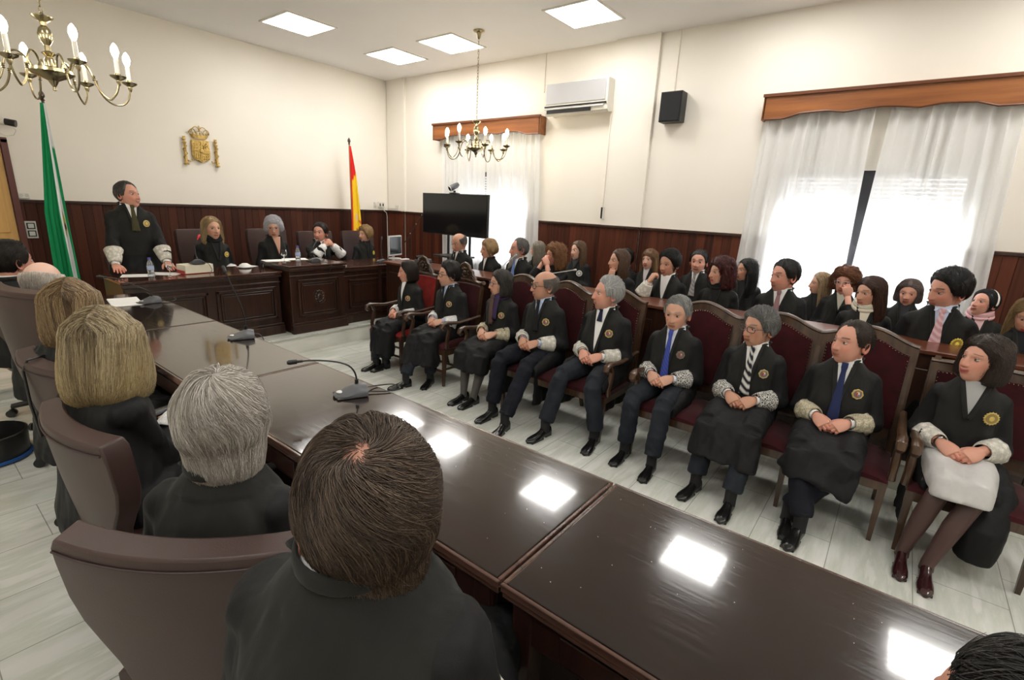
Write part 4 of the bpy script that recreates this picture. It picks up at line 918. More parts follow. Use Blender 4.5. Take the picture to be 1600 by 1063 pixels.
# double light switch, sockets, camera
t = tag(empty('light_switch', (0, 0, 0)), 'silver double light switch plate on the panelling beside the green flag', 'light switch')
MB().box((1.18, YB-.03, 1.36), (.10, .014, .20)).build('plate', M['light_plastic'], t, smooth=False, bevel=.004)
for z in (1.405, 1.315):
    MB().box((1.18, YB-.039, z), (.075, .008, .072)).build('bezel', M['black_plastic'], t, smooth=False, bevel=.002); MB().box((1.18, YB-.045, z), (.052, .010, .050)).build('rocker', M['light_plastic'], t, smooth=False, bevel=.003)
t = tag(empty('wall_socket', (0, 0, 0)), 'white socket strip on the wall above the panelling, beside the tan door', 'socket')
MB().box((1.175, YB-.02, 1.755), (.10, .03, .065)).build('housing', M['white_plastic'], t, smooth=False, bevel=.005)
for x in (1.15, 1.20): MB().lathe([(.018, 0), (.018, .004), (.012, .004), (.012, .001)], 14, X=euler(rx=PI/2, t=(x, YB-.034, 1.755))).build('outlet', M['light_plastic'], t)
for x, w, lab, kk in ((6.16, .05, 'single cream wall socket left of the corner, above the panelling', 1), (6.30, .14, 'double cream socket box with plugs in the far wall corner', 2)):
    t = tag(empty('wall_socket', (0, 0, 0)), lab, 'socket'); MB().box((x, YB-.02, 1.81), (w, .035, .085 if kk == 1 else .11)).build('housing', M['white_plastic'], t, smooth=False, bevel=.004)
    for q in range(kk): MB().box((x+(q-.5)*.07*(kk-1), YB-.040, 1.81), (.022, .012, .05)).build('plug', M['black_plastic'] if kk == 2 else M['white_plastic'], t, smooth=False, bevel=.002)
o = MB().box((XR-.08, 8.05, 1.735), (.05, .34, .045)); o.box((XR-.085, 7.93, 1.78), (.045, .10, .07)); tag(o.build('router_box', M['white_plastic'], smooth=False, bevel=.004), 'small white network box resting on the panelling ledge in the corner', 'network box')
o = MB().tube([(6.30, YB-.05, 1.76), (6.34, YB-.06, 1.70), (6.40, YB-.055, 1.66), (6.42, YB-.05, 1.60), (6.42, YB-.05, 1.0), (6.42, YB-.05, .26)], .006, 6); tag(o.build('cable', M['white_plastic']), 'thin white cable running down the panelling from the corner sockets', 'cable')
t = tag(empty('security_camera', (0, 0, 0)), 'white bracketed wall camera with black lens above the tan door', 'security camera')
o = MB().box((1.02, YB-.05, 2.49), (.12, .10, .10)); o.build('bracket', M['light_plastic'], t, smooth=False, bevel=.01)
MB().tube([(1.00, YB-.14, 2.56), (1.12, YB-.20, 2.545)], [.045, .042], 14).build('housing', M['white_plastic'], t); MB().tube([(1.10, YB-.19, 2.547), (1.20, YB-.24, 2.53)], [.034, .038], 14).build('lens_barrel', M['black_plastic'], t)
MB().tube([(1.06, YB-.06, 2.44), (1.12, YB-.08, 2.40), (1.19, YB-.09, 2.42), (1.21, YB-.10, 2.47), (1.19, YB-.12, 2.50)], .004, 6).build('cable', M['white_plastic'], t)
# ------------------------------------------------------------------ coat of arms on the wall
t = tag(empty('coat_of_arms', (3.145, YB, 2.26), 0), 'gilded relief coat of arms with crown and two pillars on the wall', 'coat of arms')
sh = MB(); n = 20
yy = np.linspace(0, 1, 18); out = []
w = np.interp(yy, [0, .06, .12, .3, 1], [.02, .085, .108, .118, .112])
G = np.stack([np.stack([np.linspace(-1, 1, 15)*w_*1.0, np.full(15, -.035)-.010*(1-np.linspace(-1, 1, 15)**2), np.full(15, .045+.30*q-.012*abs(0))], -1) for q, w_ in zip(yy, w)])
G[..., 2] -= .014*np.abs(np.linspace(-1, 1, 15))**2*(1-yy[:, None])*-1
back = G.copy(); back[..., 1] = -.004; sh.grid(np.concatenate([G, back[:, ::-1]], 1), cv=True, capu=True); sh.build('shield', M['gilt'], t, sharp=50)
qd = MB()
qd.box((0, -.050, .20), (.010, .010, .28)); qd.box((0, -.050, .205), (.215, .010, .010))
# castle, lion, pales, chains
for dx, dz, w_ in ((-.055, .262, .05),): 
    qd.box((dx, -.050, dz), (.055, .012, .030))
    for q in (-.021, 0, .021): qd.box((dx+q, -.050, dz+.028), (.014, .012, .034 if q == 0 else .026))
P = [(.028, -.052, .235), (.040, -.056, .262), (.062, -.058, .275), (.078, -.056, .300), (.066, -.054, .315)]; qd.tube(P, [.008, .014, .013, .011, .007], 8)
for a_, b_ in (((.040, -.052, .258), (.030, -.052, .228)), ((.058, -.052, .266), (.066, -.052, .235)), ((.072, -.052, .29), (.09, -.052, .275)), ((.034, -.052, .25), (.022, -.052, .29))): qd.tube([a_, b_], .005, 6)
for q in range(4): qd.box((-.090+q*.024, -.050, .130), (.010, .012, .11))
for q in range(3):
    for s_ in range(3): qd.ball((.030+q*.030, -.050, .095+s_*.035), (.010, .008, .010), 8)
qd.ball((0, -.052, .20), (.028, .012, .034), 12); qd.build('quarterings', M['gilt'], t, sharp=50)
cr = MB(); a = np.linspace(0, PI, 20)
cr.grid(np.stack([np.stack([np.linspace(-1, 1, 17)*(.098+.03*q), -.012-.045*np.sqrt(np.maximum(0, 1-np.linspace(-1, 1, 17)**2)), .360+.055*q+.012*np.linspace(-1, 1, 17)**2], -1) for q in np.linspace(0, 1, 5)]))
for q in np.linspace(-1, 1, 7): cr.ball((q*.128, -.02-.035*math.sqrt(max(0, 1-q*q)), .432+.012*q*q), (.012, .010, .018), 8)
for x0, x1, h in ((-.128, -.05, .055), (-.105, 0, .075), (.105, 0, .075), (.128, .05, .055)):
    P = np.stack([x0+(x1-x0)*(1-np.cos(a))/2, -.03-.02*np.sin(a), .435+h*np.sin(a)*1.0+(.02 if x1 == 0 else .0)*(1-np.cos(a))/2], -1); cr.tube(P, .0055, 6)
cr.tube([(-.05, -.04, .435), (0, -.045, .485)], .004, 6); cr.tube([(.05, -.04, .435), (0, -.045, .485)], .004, 6)
cr.ball((0, -.04, .492), .014, 10); cr.tube([(0, -.04, .49), (0, -.04, .545)], .005, 6); cr.tube([(-.016, -.04, .525), (.016, -.04, .525)], .004, 6); cr.build('crown', M['gilt'], t, sharp=60)
for sx in (-1, 1):
    X = euler(t=(sx*.205, -.03, 0)); c_ = MB(); c_.lathe([(.034, 0), (.036, .012), (.022, .02), (.016, .03), (.015, .28), (.024, .29), (.026, .305), (.014, .315)], 14, X=X)
    c_.ball((0, 0, .345), (.024, .02, .022), 12, X=X)
    for q in range(3): c_.ball(((q-1)*.014, 0, .372), (.007, .007, .012), 8, X=X)
    aa = np.linspace(0, 4*PI, 40); c_.tube(np.stack([np.cos(aa)*.024, np.sin(aa)*.024, .05+.21*aa/(4*PI)], -1), .007, 6, X=X)
    c_.tube([(-.02*sx, 0, .06), (-.06*sx, .0, .05), (-.075*sx, 0, .075)], .008, 6, X=X); c_.build('pillar', M['gilt'], t, sharp=60)
# ------------------------------------------------------------------ long table: four sections on the table-side dais
TZ = .95
def table_section(y0, y1, label):
    t = tag(empty('conference_table', (0, 0, 0)), label, 'table', 'sections of the long polished table')
    x0, x1 = .85, 1.508; g = .004; yc = (y0+y1)/2; L = y1-y0-2*g
    MB().box(((x0+x1)/2, yc, TZ-.010), (x1-x0-.024, L-.024, .020)).build('tabletop', M['table_top'], t, smooth=False, bevel=.003)
    e = MB()
    for (cx, cy, sx, sy) in ((x0+.006, yc, .012, L), (x1-.006, yc, .012, L), ((x0+x1)/2, y0+g+.006, x1-x0-.024, .012), ((x0+x1)/2, y1-g-.006, x1-x0-.024, .012)):
        e.box((cx, cy, TZ-.014), (sx, sy, .024)); 
    e.box(((x0+x1)/2, yc, TZ-.036), (x1-x0-.012, L-.006, .020)); e.build('edge_moulding', M['table_edge'], t, smooth=False, bevel=.003)
    a = MB(); a.box((x0+.03, yc, TZ-.10), (.02, L-.06, .11)); a.box((x1-.03, yc, (TZ-.05+DL)/2), (.022, L-.06, TZ-.05-DL)); a.box(((x0+x1)/2, y0+.05, (TZ-.05+DL)/2), (x1-x0-.08, .022, TZ-.05-DL)); a.box(((x0+x1)/2, y1-.05, (TZ-.05+DL)/2), (x1-x0-.08, .022, TZ-.05-DL))
    a.build('panelling', M['table_body'], t, smooth=False, bevel=.003)
    for yy in (y0+.07, y1-.07): MB().box((x0+.045, yy, (TZ-.05+DL)/2), (.06, .06, TZ-.05-DL)).build('leg', M['table_body'], t, smooth=False, bevel=.004)
    k = MB()
    for q in range(2): yy = y0+L*(.27+.46*q); k.box((x0+.018, yy, TZ-.10), (.008, L*.36, .075))
    k.build('apron_panel', M['table_body'], t, smooth=False, bevel=.004)
table_section(-1.30, .658, 'nearest section of the long polished table, two ceiling lights mirrored in it')
table_section(.658, 2.60, 'second section of the long polished table, carrying the grey microphone with bent-over neck')
table_section(2.60, 4.02, 'third section of the long table, mirroring the coat of arms')
table_section(4.02, 5.58, 'farthest section of the long table, against the judges desk, holding papers')
# dust specks lying on the near tabletops
r = np.random.default_rng(4); o = MB()
for k in range(46):
    x, y = r.uniform(.93, 1.46), r.uniform(-.9, 1.25); s = r.uniform(.0006, .0015); o.box((x, y, TZ+.0006), (s, s*r.uniform(1, 2.5), .001))
tag(o.build('dust', M['paper'], smooth=False), 'white dust specks scattered on the near polished tabletops', 'dust', kind='stuff')
# ------------------------------------------------------------------ judges' desks with raised and fielded fronts
def judge_desk(x0, x1, yf, zt, panels, label, carved=False):
    t = tag(empty('judges_desk', (0, 0, 0)), label, 'desk', 'judges desks on the dais')
    xc = (x0+x1)/2; yb = yf+.72
    tp = MB().box((xc, (yf+yb)/2, zt-.013), (x1-x0, yb-yf, .026)); tp.build('desktop', M['desk_top'], t, smooth=False, bevel=.006)
    b = MB().box((xc, yf+.065, (zt-.03+DH)/2), (x1-x0-.05, .05, zt-.03-DH)); 
    for xx in (x0+.045, x1-.045): b.box((xx, (yf+.06+yb)/2, (zt-.03+DH)/2), (.03, yb-yf-.10, zt-.03-DH))
    b.box((xc, yf+.035, zt-.050), (x1-x0-.02, .05, .035)); b.box((xc, yf+.040, zt-.13), (x1-x0-.035, .03, .018)); b.box((xc, yf+.028, DH+.055), (x1-x0-.02, .06, .11)); b.box((xc, yf+.035, DH+.125), (x1-x0-.03, .045, .025))
    b.build('carcass', M['desk'], t, smooth=False, bevel=.005)
    n = len(panels)
    for a, c in panels:
        z0, z1 = DH+.20, zt-.18; f = MB()
        for k, (ins, dep, w) in enumerate(((0, .022, .030), (.042, .014, .016))):
            aa, cc, za, zb = a+ins, c-ins, z0+ins, z1-ins; y = yf+.040-dep/2
            f.box(((aa+cc)/2, y, za+w/2), (cc-aa, dep, w)); f.box(((aa+cc)/2, y, zb-w/2), (cc-aa, dep, w)); f.box((aa+w/2, y, (za+zb)/2), (w, dep, zb-za)); f.box((cc-w/2, y, (za+zb)/2), (w, dep, zb-za))
        fo = f.build('panel_moulding', M['desk'], t, smooth=False, bevel=.005)
        f = MB().box(((a+c)/2, yf+.036, (z0+z1)/2), (c-a-.14, .012, z1-z0-.14)); f.build('panel_field', M['desk'], fo, smooth=False, bevel=.005)
        if carved:
            q = MB(); cx, cz = (a+c)/2, (z0+z1)/2
            q.tube([(cx+math.cos(u)*.085, yf+.028, cz+math.sin(u)*.11) for u in np.linspace(0, 2*PI, 28, endpoint=False)], .008, 6, closed=True)
            for u in np.linspace(0, 2*PI, 12, endpoint=False): q.ball((cx+math.cos(u)*.055, yf+.028, cz+math.sin(u)*.075), (.018, .008, .022), 8)
            q.ball((cx, yf+.026, cz), (.035, .010, .045), 10); q.build('carving', M['desk'], fo)
judge_desk(1.40, 3.02, 5.93, 1.00, [(1.50, 2.18), (2.26, 2.94)], 'left judges desk, where the man in the robe stands')
judge_desk(3.02, 3.82, 5.77, 1.075, [(3.14, 3.70)], 'taller middle judges desk with a carved front panel', True)
judge_desk(3.82, 5.50, 5.86, 1.00, [(3.92, 4.60), (4.70, 5.38)], 'right judges desk carrying a monitor, nearest the television')
# window-side desk front behind the seated front row
t = tag(empty('long_desk', (0, 0, 0)), 'long reddish-brown desk behind the front row of robed people', 'desk')
MB().box((4.62, 1.95, 1.055), (.46, 7.60, .030)).build('desktop', wood('red_brown_desk_top', (.06, .016, .008), (.17, .05, .022), .3, 'y', coat=.3), t, smooth=False, bevel=.006)
b = MB().box((4.43, 1.95, (1.04+DH)/2), (.03, 7.5, 1.04-DH)); 
for y in np.arange(-1.75, 5.75, .68): b.box((4.62, y, (1.04+DH)/2), (.36, .03, 1.04-DH)); b.box((4.412, y+.34, .63), (.012, .50, .60))
b.build('front', M['desk'], t, smooth=False, bevel=.005)
for x, lab in ((5.22, 'wooden bench seat carrying the second row of people'), (6.05, 'wooden bench seat carrying the back row of people by the wall')):
    t = tag(empty('bench', (0, 0, 0)), lab, 'bench', 'bench seats behind the long desk'); MB().box((x, 2.3, DH+.43), (.40, 6.9, .04)).build('seat', M['chair_dark'], t, smooth=False, bevel=.006)
    for y in np.arange(-1.0, 5.8, 1.1): MB().box((x, y, DH+.205), (.34, .05, .41)).build('leg', M['chair_dark'], t, smooth=False, bevel=.004)
# ------------------------------------------------------------------ upholstered seats of the front row
def hump(u, h=.075): return h*(.5-.5*np.cos(2*PI*np.clip(u, 0, 1)))**.8
def seat_bank(y_hi, w, nseat, label, arms_=(True, True), ztop=1.13, hmp=.085):
    t = tag(empty('upholstered_bench', (0, 0, 0)), label, 'upholstered seat')
    fr, ve, st = MB(), MB(), MB(); xb = lambda z: 3.99+(z-.45)*.16
    for k in range(nseat):
        ya = y_hi-k*w; yb = ya-w; n = 22; u = np.linspace(0, 1, n)
        def panel(mb, ins, d0, d1, zb, drop, m=0, bulge=0):
            y = ya-ins-(w-2*ins)*u; zt = ztop-drop+hump(u, hmp); vs = np.linspace(0, 1, 9); F_ = []
            for d in (d0, d1):
                F_.append(np.stack([np.stack([xb(zb+(zt-zb)*v)-d-(bulge*np.sin(PI*v)*np.sin(PI*u) if d == d0 else 0), y, zb+(zt-zb)*v], -1) for v in vs]))
            A, B = F_; mb.grid(A, m=m); mb.grid(B[:, ::-1], m=m)
            mb.grid(np.stack([A[-1], B[-1]]), m=m); mb.grid(np.stack([A[0], B[0]])[::-1], m=m); mb.grid(np.stack([A[:, 0], B[:, 0]])[::-1], m=m); mb.grid(np.stack([A[:, -1], B[:, -1]]), m=m)
        f = MB(); panel(f, 0, .0, -.045, .50, 0); f.build('back_frame', M['chair_wood'], t, sharp=40)
        f = MB(); panel(f, .042, .022, -.01, .58, .055, bulge=.02); bo = f.build('backrest', M['velvet'], t, sharp=50)
        s_ = MB(); y = ya-.048-(w-.096)*np.linspace(0, 1, 26); zt = ztop-.062+hump(np.linspace(0, 1, 26), hmp)
        for yy, zz in zip(y, zt): s_.ball((xb(zz)-.024, yy, zz), .0045, 6)
        for zz in np.arange(.62, ztop-.08, .022):
            for yy in (ya-.048, yb+.048): s_.ball((xb(zz)-.024, yy, zz), .0045, 6)
        s_.build('studs', M['brass'], bo)
        tube_top = np.stack([np.full(n, 0.0), ya-w*u, ztop+hump(u, hmp)], -1); tube_top[:, 0] = xb(tube_top[:, 2])+.02
        MB().tube(tube_top, np.array([(.030, .014)]*n), 10, up=(1, 0, 0)).build('top_rail', M['chair_wood'], t)
        q = MB(); nn = 12; uu = np.linspace(-1, 1, nn); G = []
        for v in uu: G.append(np.stack([3.74+uu*.25, np.full(nn, (ya+yb)/2+v*(w/2-.012)), .465-.035*(np.abs(uu)**6)-.025*abs(v)**6+.015*(1-uu**2)*(1-v**2)], -1))
        G = np.array(G); q.grid(G); B = G.copy(); B[..., 2] = .40; q.grid(B[::-1]); q.grid(np.stack([G[0], B[0]])[::-1]); q.grid(np.stack([G[-1], B[-1]])); q.grid(np.stack([G[:, 0], B[:, 0]])); q.grid(np.stack([G[:, -1], B[:, -1]])[::-1]); q.build('seat', M['velvet'], t, sharp=50)
    f = MB().box((3.51, y_hi-w*nseat/2, .375), (.035, w*nseat-.03, .07)); f.box((3.98, y_hi-w*nseat/2, .375), (.035, w*nseat-.03, .07)); f.box((3.745, y_hi-.03, .375), (.47, .03, .07)); f.box((3.745, y_hi-w*nseat+.03, .375), (.47, .03, .07)); f.build('seat_rail', M['chair_wood'], t, smooth=False, bevel=.006)
    for k in range(nseat+1):
        y = y_hi-k*w+(-.03 if k == 0 else .03 if k == nseat else 0)
        MB().tube([(3.50, y, .0), (3.505, y, .18), (3.51, y, .40)], [.017, .023, .030], 4, up=(1, 1, 0)).build('leg', M['chair_wood'], t, smooth=False); MB().tube([(4.10, y, .0), (4.03, y, .22), (3.985, y, .42), (xb(.75), y, .75), (xb(1.1)+.02, y, 1.10)], [.020, .024, .026, .024, .022], 4, up=(1, 1, 0)).build('rear_post', M['chair_wood'], t, smooth=False)
    for k, on in ((0, arms_[0]), (nseat, arms_[1])):
        if on: armrest(t, y_hi-k*w, M['chair_wood'], xb)
    return t
def armrest(t, y, mat, xb):
    P = np.array([(xb(.70)-.0, y, .70), (3.86, y, .685), (3.70, y, .675), (3.58, y, .69), (3.50, y, .70), (3.455, y, .685), (3.445, y, .655), (3.465, y, .635), (3.490, y, .648)])
    a = MB().tube(P, np.array([(.020, .014), (.022, .015), (.026, .017), (.026, .018), (.028, .020), (.028, .020), (.026, .018), (.022, .016), (.014, .012)]), 12, up=(0, 1, 0))
    a.tube([(3.52, y, .69), (3.56, y, .62), (3.54, y, .54), (3.52, y, .47), (3.53, y, .42)], [.018, .020, .024, .020, .024], 10); a.build('armrest', mat, t)
seat_bank(3.32, .545, 3, 'joined burgundy velvet seats for three, behind the woman with the scarf', (True, True))
seat_bank(1.46, .557, 3, 'joined burgundy velvet seats for three, behind the man with the blue tie', (True, True))
seat_bank(-.28, .60, 1, 'burgundy velvet seat of the woman in the grey dress', (True, True), 1.07, .01)
def armchair(y, label, red):
    t = tag(empty('armchair', (0, 0, 0)), label, 'armchair', 'carved armchairs at the judges end'); w = .62; vel = M['velvet_red'] if red else M['velvet']; wd_ = M['chair_dark'] if red else M['chair_wood']; xb = lambda z: 3.99+(z-.45)*.15
    q = MB(); nn = 12; uu = np.linspace(-1, 1, nn); G = np.array([np.stack([3.74+uu*.25, np.full(nn, y+v*(w/2-.03)), .475-.035*(np.abs(uu)**6)-.025*abs(v)**6+.02*(1-uu**2)*(1-v**2)], -1) for v in uu]); q.grid(G); B = G.copy(); B[..., 2] = .40; q.grid(B[::-1]); q.grid(np.stack([G[0], B[0]])[::-1]); q.grid(np.stack([G[-1], B[-1]])); q.grid(np.stack([G[:, 0], B[:, 0]])); q.grid(np.stack([G[:, -1], B[:, -1]])[::-1]); q.build('seat', vel, t, sharp=50)
    MB().box((3.51, y, .375), (.035, w-.05, .07)).box((3.98, y, .375), (.035, w-.05, .07)).box((3.745, y+w/2-.035, .375), (.47, .03, .07)).box((3.745, y-w/2+.035, .375), (.47, .03, .07)).build('seat_rail', wd_, t, smooth=False, bevel=.006)
    for sy in (-1, 1):
        yy = y+sy*(w/2-.04); MB().tube([(3.50, yy, 0), (3.505, yy, .18), (3.51, yy, .40)], [.017, .023, .030], 4, up=(1, 1, 0)).build('leg', wd_, t, smooth=False); MB().tube([(4.10, yy, 0), (4.03, yy, .22), (3.99, yy, .42), (xb(.75), yy, .75), (xb(1.03), yy, 1.03)], [.020, .024, .026, .024, .022], 4, up=(1, 1, 0)).build('rear_post', wd_, t, smooth=False); armrest(t, yy+sy*.015, wd_, xb)
    MB().tube([(3.51, y-w/2+.04, .16), (3.51, y+w/2-.04, .16)], .014, 8).tube([(3.74, y-w/2+.04, .16), (3.74, y+w/2-.04, .16)], .014, 8).tube([(3.51, y-w/2+.05, .18), (4.02, y-w/2+.05, .18)], .014, 8).tube([(3.51, y+w/2-.05, .18), (4.02, y+w/2-.05, .18)], .014, 8).build('stretcher', wd_, t)
    n = 18; u = np.linspace(-1, 1, n); f = MB(); hw = w/2-.045
    z1 = 1.03-.02*np.abs(u)**2; G = np.array([np.stack([xb(.55+(z1-.55)*v)-.012*np.sin(PI*v), y+u*(hw-.02), .55+(z1-.55)*v], -1) for v in np.linspace(0, 1, 8)]); B = G.copy(); B[..., 0] += .05; f.grid(G[:, ::-1]); f.grid(B); f.grid(np.stack([G[-1], B[-1]])[::-1]); f.build('backrest', vel, t, sharp=50)
    zt = 1.035+.04*np.cos(u*PI/2)+.03*np.abs(u)**8; r_ = MB().tube(np.stack([xb(zt)+.01, y+u*(hw+.015), zt], -1), np.array([(.034, .022)]*n), 10, up=(1, 0, 0)); r_.build('top_rail', wd_, t)
    c = MB(); P = np.array([(-.16, 1.06), (-.15, 1.11), (-.115, 1.13), (-.11, 1.17), (-.07, 1.19), (-.055, 1.235), (0, 1.262), (.055, 1.235), (.07, 1.19), (.11, 1.17), (.115, 1.13), (.15, 1.11), (.16, 1.06)]); x_ = xb(1.15)
    c.add(np.concatenate([np.stack([np.full(13, x_-.012), y+P[:, 0], P[:, 1]], -1), np.stack([np.full(13, x_+.022), y+P[:, 0], P[:, 1]], -1)]), [tuple(range(13)), tuple(range(25, 12, -1))]+[(i, i+13, i+14, i+1) for i in range(12)])
    c.tube(np.stack([np.full(13, x_-.012), y+P[:, 0], P[:, 1]], -1), .012, 8)
    for a in np.linspace(0, 2*PI, 9, endpoint=False): c.ball((x_-.018, y+math.cos(a)*.05, 1.15+math.sin(a)*.05), (.012, .018, .018), 8)
    c.ball((x_-.02, y, 1.15), (.018, .026, .032), 10)
    for sy in (-1, 1):
        a = np.linspace(0, 3.4*PI/2, 16); rr = .034-.005*a; c.tube(np.stack([np.full(16, x_-.016), y+sy*(.10+np.cos(a)*rr), 1.09+np.sin(a)*rr], -1), .008, 6)
    c.build('carved_crest', wd_, t, sharp=60)
armchair(4.56, 'dark carved armchair with bright red upholstery, at the judges end of the row', True)
armchair(3.86, 'carved walnut armchair with a scrolled crest and burgundy velvet', False)
# ------------------------------------------------------------------ office chairs on the table side and behind the judges
def office_chair(x, y, z, ang, label, group, s=1.0, hi=0.0, casters=True):
    """faces local +y"""
    t = tag(empty('office_chair', (x, y, z), math.radians(ang-90), s), label, 'office chair', group)
    lv = [(.42, .165, .055), (.50, .17, .058), (.57, .19, .062), (.63, .225, .066), (.69, .262, .070), (.76+hi*.3, .285, .072), (.86+hi*.7, .29, .073), (.905+hi, .287, .074), (.93+hi, .275, .066)]
    n = 30; G = []
    for z_, hw, th in lv:
        u = np.linspace(-1, 1, 15); back = -.25-.10*(z_-.47)-.02+.055*(u*hw/.29)**2; P1 = np.stack([u*hw, back-th*.62, np.full(15, z_)], -1); P2 = np.stack([u[::-1]*hw*.97, (back+th*.38)[::-1], np.full(15, z_+(.012 if z_ > .9+hi else 0))], -1); G.append(np.concatenate([P1, P2]))
    b = MB().grid(np.array(G), cv=True, capu=True); bo = b.build('backrest', M['leather'], t, sharp=50, bevel=.006)
    u = np.linspace(-.97, .97, 24); sm_ = MB(); 
    for z_, hw, th in (lv[-2],): 
        back = -.25-.10*(z_-.47)-.02+.055*(u*hw/.29)**2; sm_.tube(np.stack([u*hw, back-th*.62-.002, np.full(24, z_-.004)], -1), .003, 6)
    sm_.build('seam', plain('dark_seam', (.03, .012, .012), .5), bo)
    nn = 14; uu = np.linspace(-1, 1, nn); G = np.array([np.stack([uu*.245*(1-.06*v), np.full(nn, .02+v*.25), .485-.03*np.abs(uu)**4-.05*np.clip(v, 0, 1)**4], -1) for v in uu]); B = G.copy(); B[..., 2] = .40; q = MB(); q.grid(G[:, ::-1]); q.grid(B); q.grid(np.stack([G[0], B[0]])); q.grid(np.stack([G[-1], B[-1]])[::-1]); q.grid(np.stack([G[:, 0], B[:, 0]])[::-1]); q.grid(np.stack([G[:, -1], B[:, -1]])); q.build('seat', M['leather'], t, sharp=50, bevel=.012)
    for sx in (-1, 1):
        a = MB().tube([(sx*.24, -.10, .43), (sx*.30, -.08, .50), (sx*.305, -.02, .64)], .016, 10); a.tube([(sx*.24, .12, .43), (sx*.30, .14, .50), (sx*.305, .12, .64)], .016, 10); a.tube([(sx*.305, -.12, .655), (sx*.305, .05, .665), (sx*.30, .20, .655)], np.array([(.026, .016), (.030, .018), (.024, .014)]), 12, up=(1, 0, 0)); a.build('armrest', M['black_plastic'], t)
    MB().lathe([(.030, .10), (.030, .26), (.020, .262), (.020, .40), (.06, .41)], 16).build('gas_column', M['black_plastic'], t)
    for k in range(5):
        an = k*2*PI/5+.3; d = np.array([math.cos(an), math.sin(an)]); lg = MB().tube([(d[0]*.02, d[1]*.02, .13), (d[0]*.18, d[1]*.18, .115), (d[0]*.35, d[1]*.35, .085)], np.array([(.030, .024), (.024, .018), (.020, .014)]), 10, up=(0, 0, 1)); lo = lg.build('base_leg', M['black_plastic'], t)
        c = MB().tube([(d[0]*.35, d[1]*.35, .09), (d[0]*.35, d[1]*.35, .045)], .010, 8); pr = np.array([-d[1], d[0]])
        for sg in (-1, 1): c.tube([(d[0]*.36+pr[0]*sg*.008, d[1]*.36+pr[1]*sg*.008, .030), (d[0]*.36+pr[0]*sg*.026, d[1]*.36+pr[1]*sg*.026, .030)], .029, 14)
        c.build('caster', M['black_plastic'], lo)
    return t
# ------------------------------------------------------------------ things on tables and desks
def conf_mic(x, y, z, ang, label, neck, s=1.0, cable=None, base=None, red=False):
    """wedge base; ang = direction the speaker side faces (degrees); neck = local points of the gooseneck"""
    t = tag(empty('microphone', (x, y, z), math.radians(ang-90), s), label, 'microphone', 'conference microphones')
    q = MB(); n = 14; G = []
    for v in np.linspace(0, 1, 8):   # wedge: low speaker edge to a high back
        hw = np.interp(v, [0, .25, 1], [.030, .058, .066]); yy = .075-.15*v; h = np.interp(v, [0, .15, .75, 1], [.014, .020, .060, .050]); u = np.linspace(-1, 1, n)
        top = np.stack([u*hw, np.full(n, yy)-.012*(1-u**2)*(v-.5), h*(1-.55*np.abs(u)**2.2)], -1); bot = np.stack([u[::-1]*hw, np.full(n, yy), np.full(n, .004)], -1); G.append(np.concatenate([top, bot]))
    q.grid(np.array(G), cv=True, capu=True); q.build('base', M['grey_plastic'] if base is None else base, t, sharp=50)
    MB().box((0, 0, .004), (.118, .142, .008)).build('foot', M['black_plastic'], t, smooth=False, bevel=.003)
    MB().ball((.0, .050, .024), (.020, .016, .005), 12).build('talk_button', M['light_plastic'], t)
    P = np.array(neck, float); tt = np.linspace(0, len(P)-1, 20); P2 = np.stack([np.interp(tt, range(len(P)), P[:, k]) for k in range(3)], -1)
    for _ in range(4): P2[1:-1] = (P2[:-2]+2*P2[1:-1]+P2[2:])/4
    g = MB().tube(P2, .0042, 8); g.tube(P2[:3], .009, 10); go = g.build('gooseneck', M['black_plastic'], t)
    d = nrm(P2[-1]-P2[-2]); h = MB().tube([P2[-1]-d*.01, P2[-1]+d*.012, P2[-1]+d*.016, P2[-1]+d*.05, P2[-1]+d*.058], [.007, .007, .0115, .0115, .006], 12); h.build('capsule', M['red_plastic'] if red else M['black_plastic'], go)
    if cable is not None:
        P = np.array(cable, float); tt = np.linspace(0, len(P)-1, 40); P2 = np.stack([np.interp(tt, range(len(P)), P[:, k]) for k in range(3)], -1)
        for _ in range(6): P2[1:-1] = (P2[:-2]+2*P2[1:-1]+P2[2:])/4
        MB().tube(P2, .0035, 6).build('cable', M['black_plastic'], t)
    return t
conf_mic(1.335, 2.035, TZ, 160, 'grey microphone with its neck bent low over the second table section', [(0, -.035, .055), (0, -.036, .10), (.0, -.01, .155), (.0, .06, .185), (0, .17, .205), (0, .22, .205)],
         cable=[(.02, -.075, .02), (.06, -.14, .006), (.05, -.24, .006), (-.03, -.26, .006), (-.05, -.18, .006), (-.01, -.08, .010)])
conf_mic(1.42, 3.42, TZ, 165, 'grey microphone with upright neck on the third table section', [(0, -.035, .055), (0, -.04, .12), (.02, -.02, .24), (.04, .02, .36), (.05, .04, .43)], cable=[(.02, -.075, .02), (.03, -.12, .006), (.0, -.14, -.02), (-.0, -.14, -.10)])
conf_mic(1.36, 5.02, TZ, 190, 'grey microphone beside the papers on the farthest table section', [(0, -.035, .055), (0, -.02, .10), (.0, .08, .16), (.0, .20, .235), (0, .28, .25)], cable=[(.02, -.075, .02), (-.10, -.14, .006), (-.02, -.22, .006), (.05, -.23, .006), (.02, -.30, .004)])
conf_mic(2.205, 6.26, 1.105, 90, 'dark microphone with a red-tipped neck standing on the thick book', [(0, -.035, .055), (.0, .0, .12), (.02, .05, .20), (.07, .08, .27)], red=True, cable=[(.03, -.075, .02), (.09, -.10, .01), (.10, -.15, -.06), (.05, -.20, -.1)])
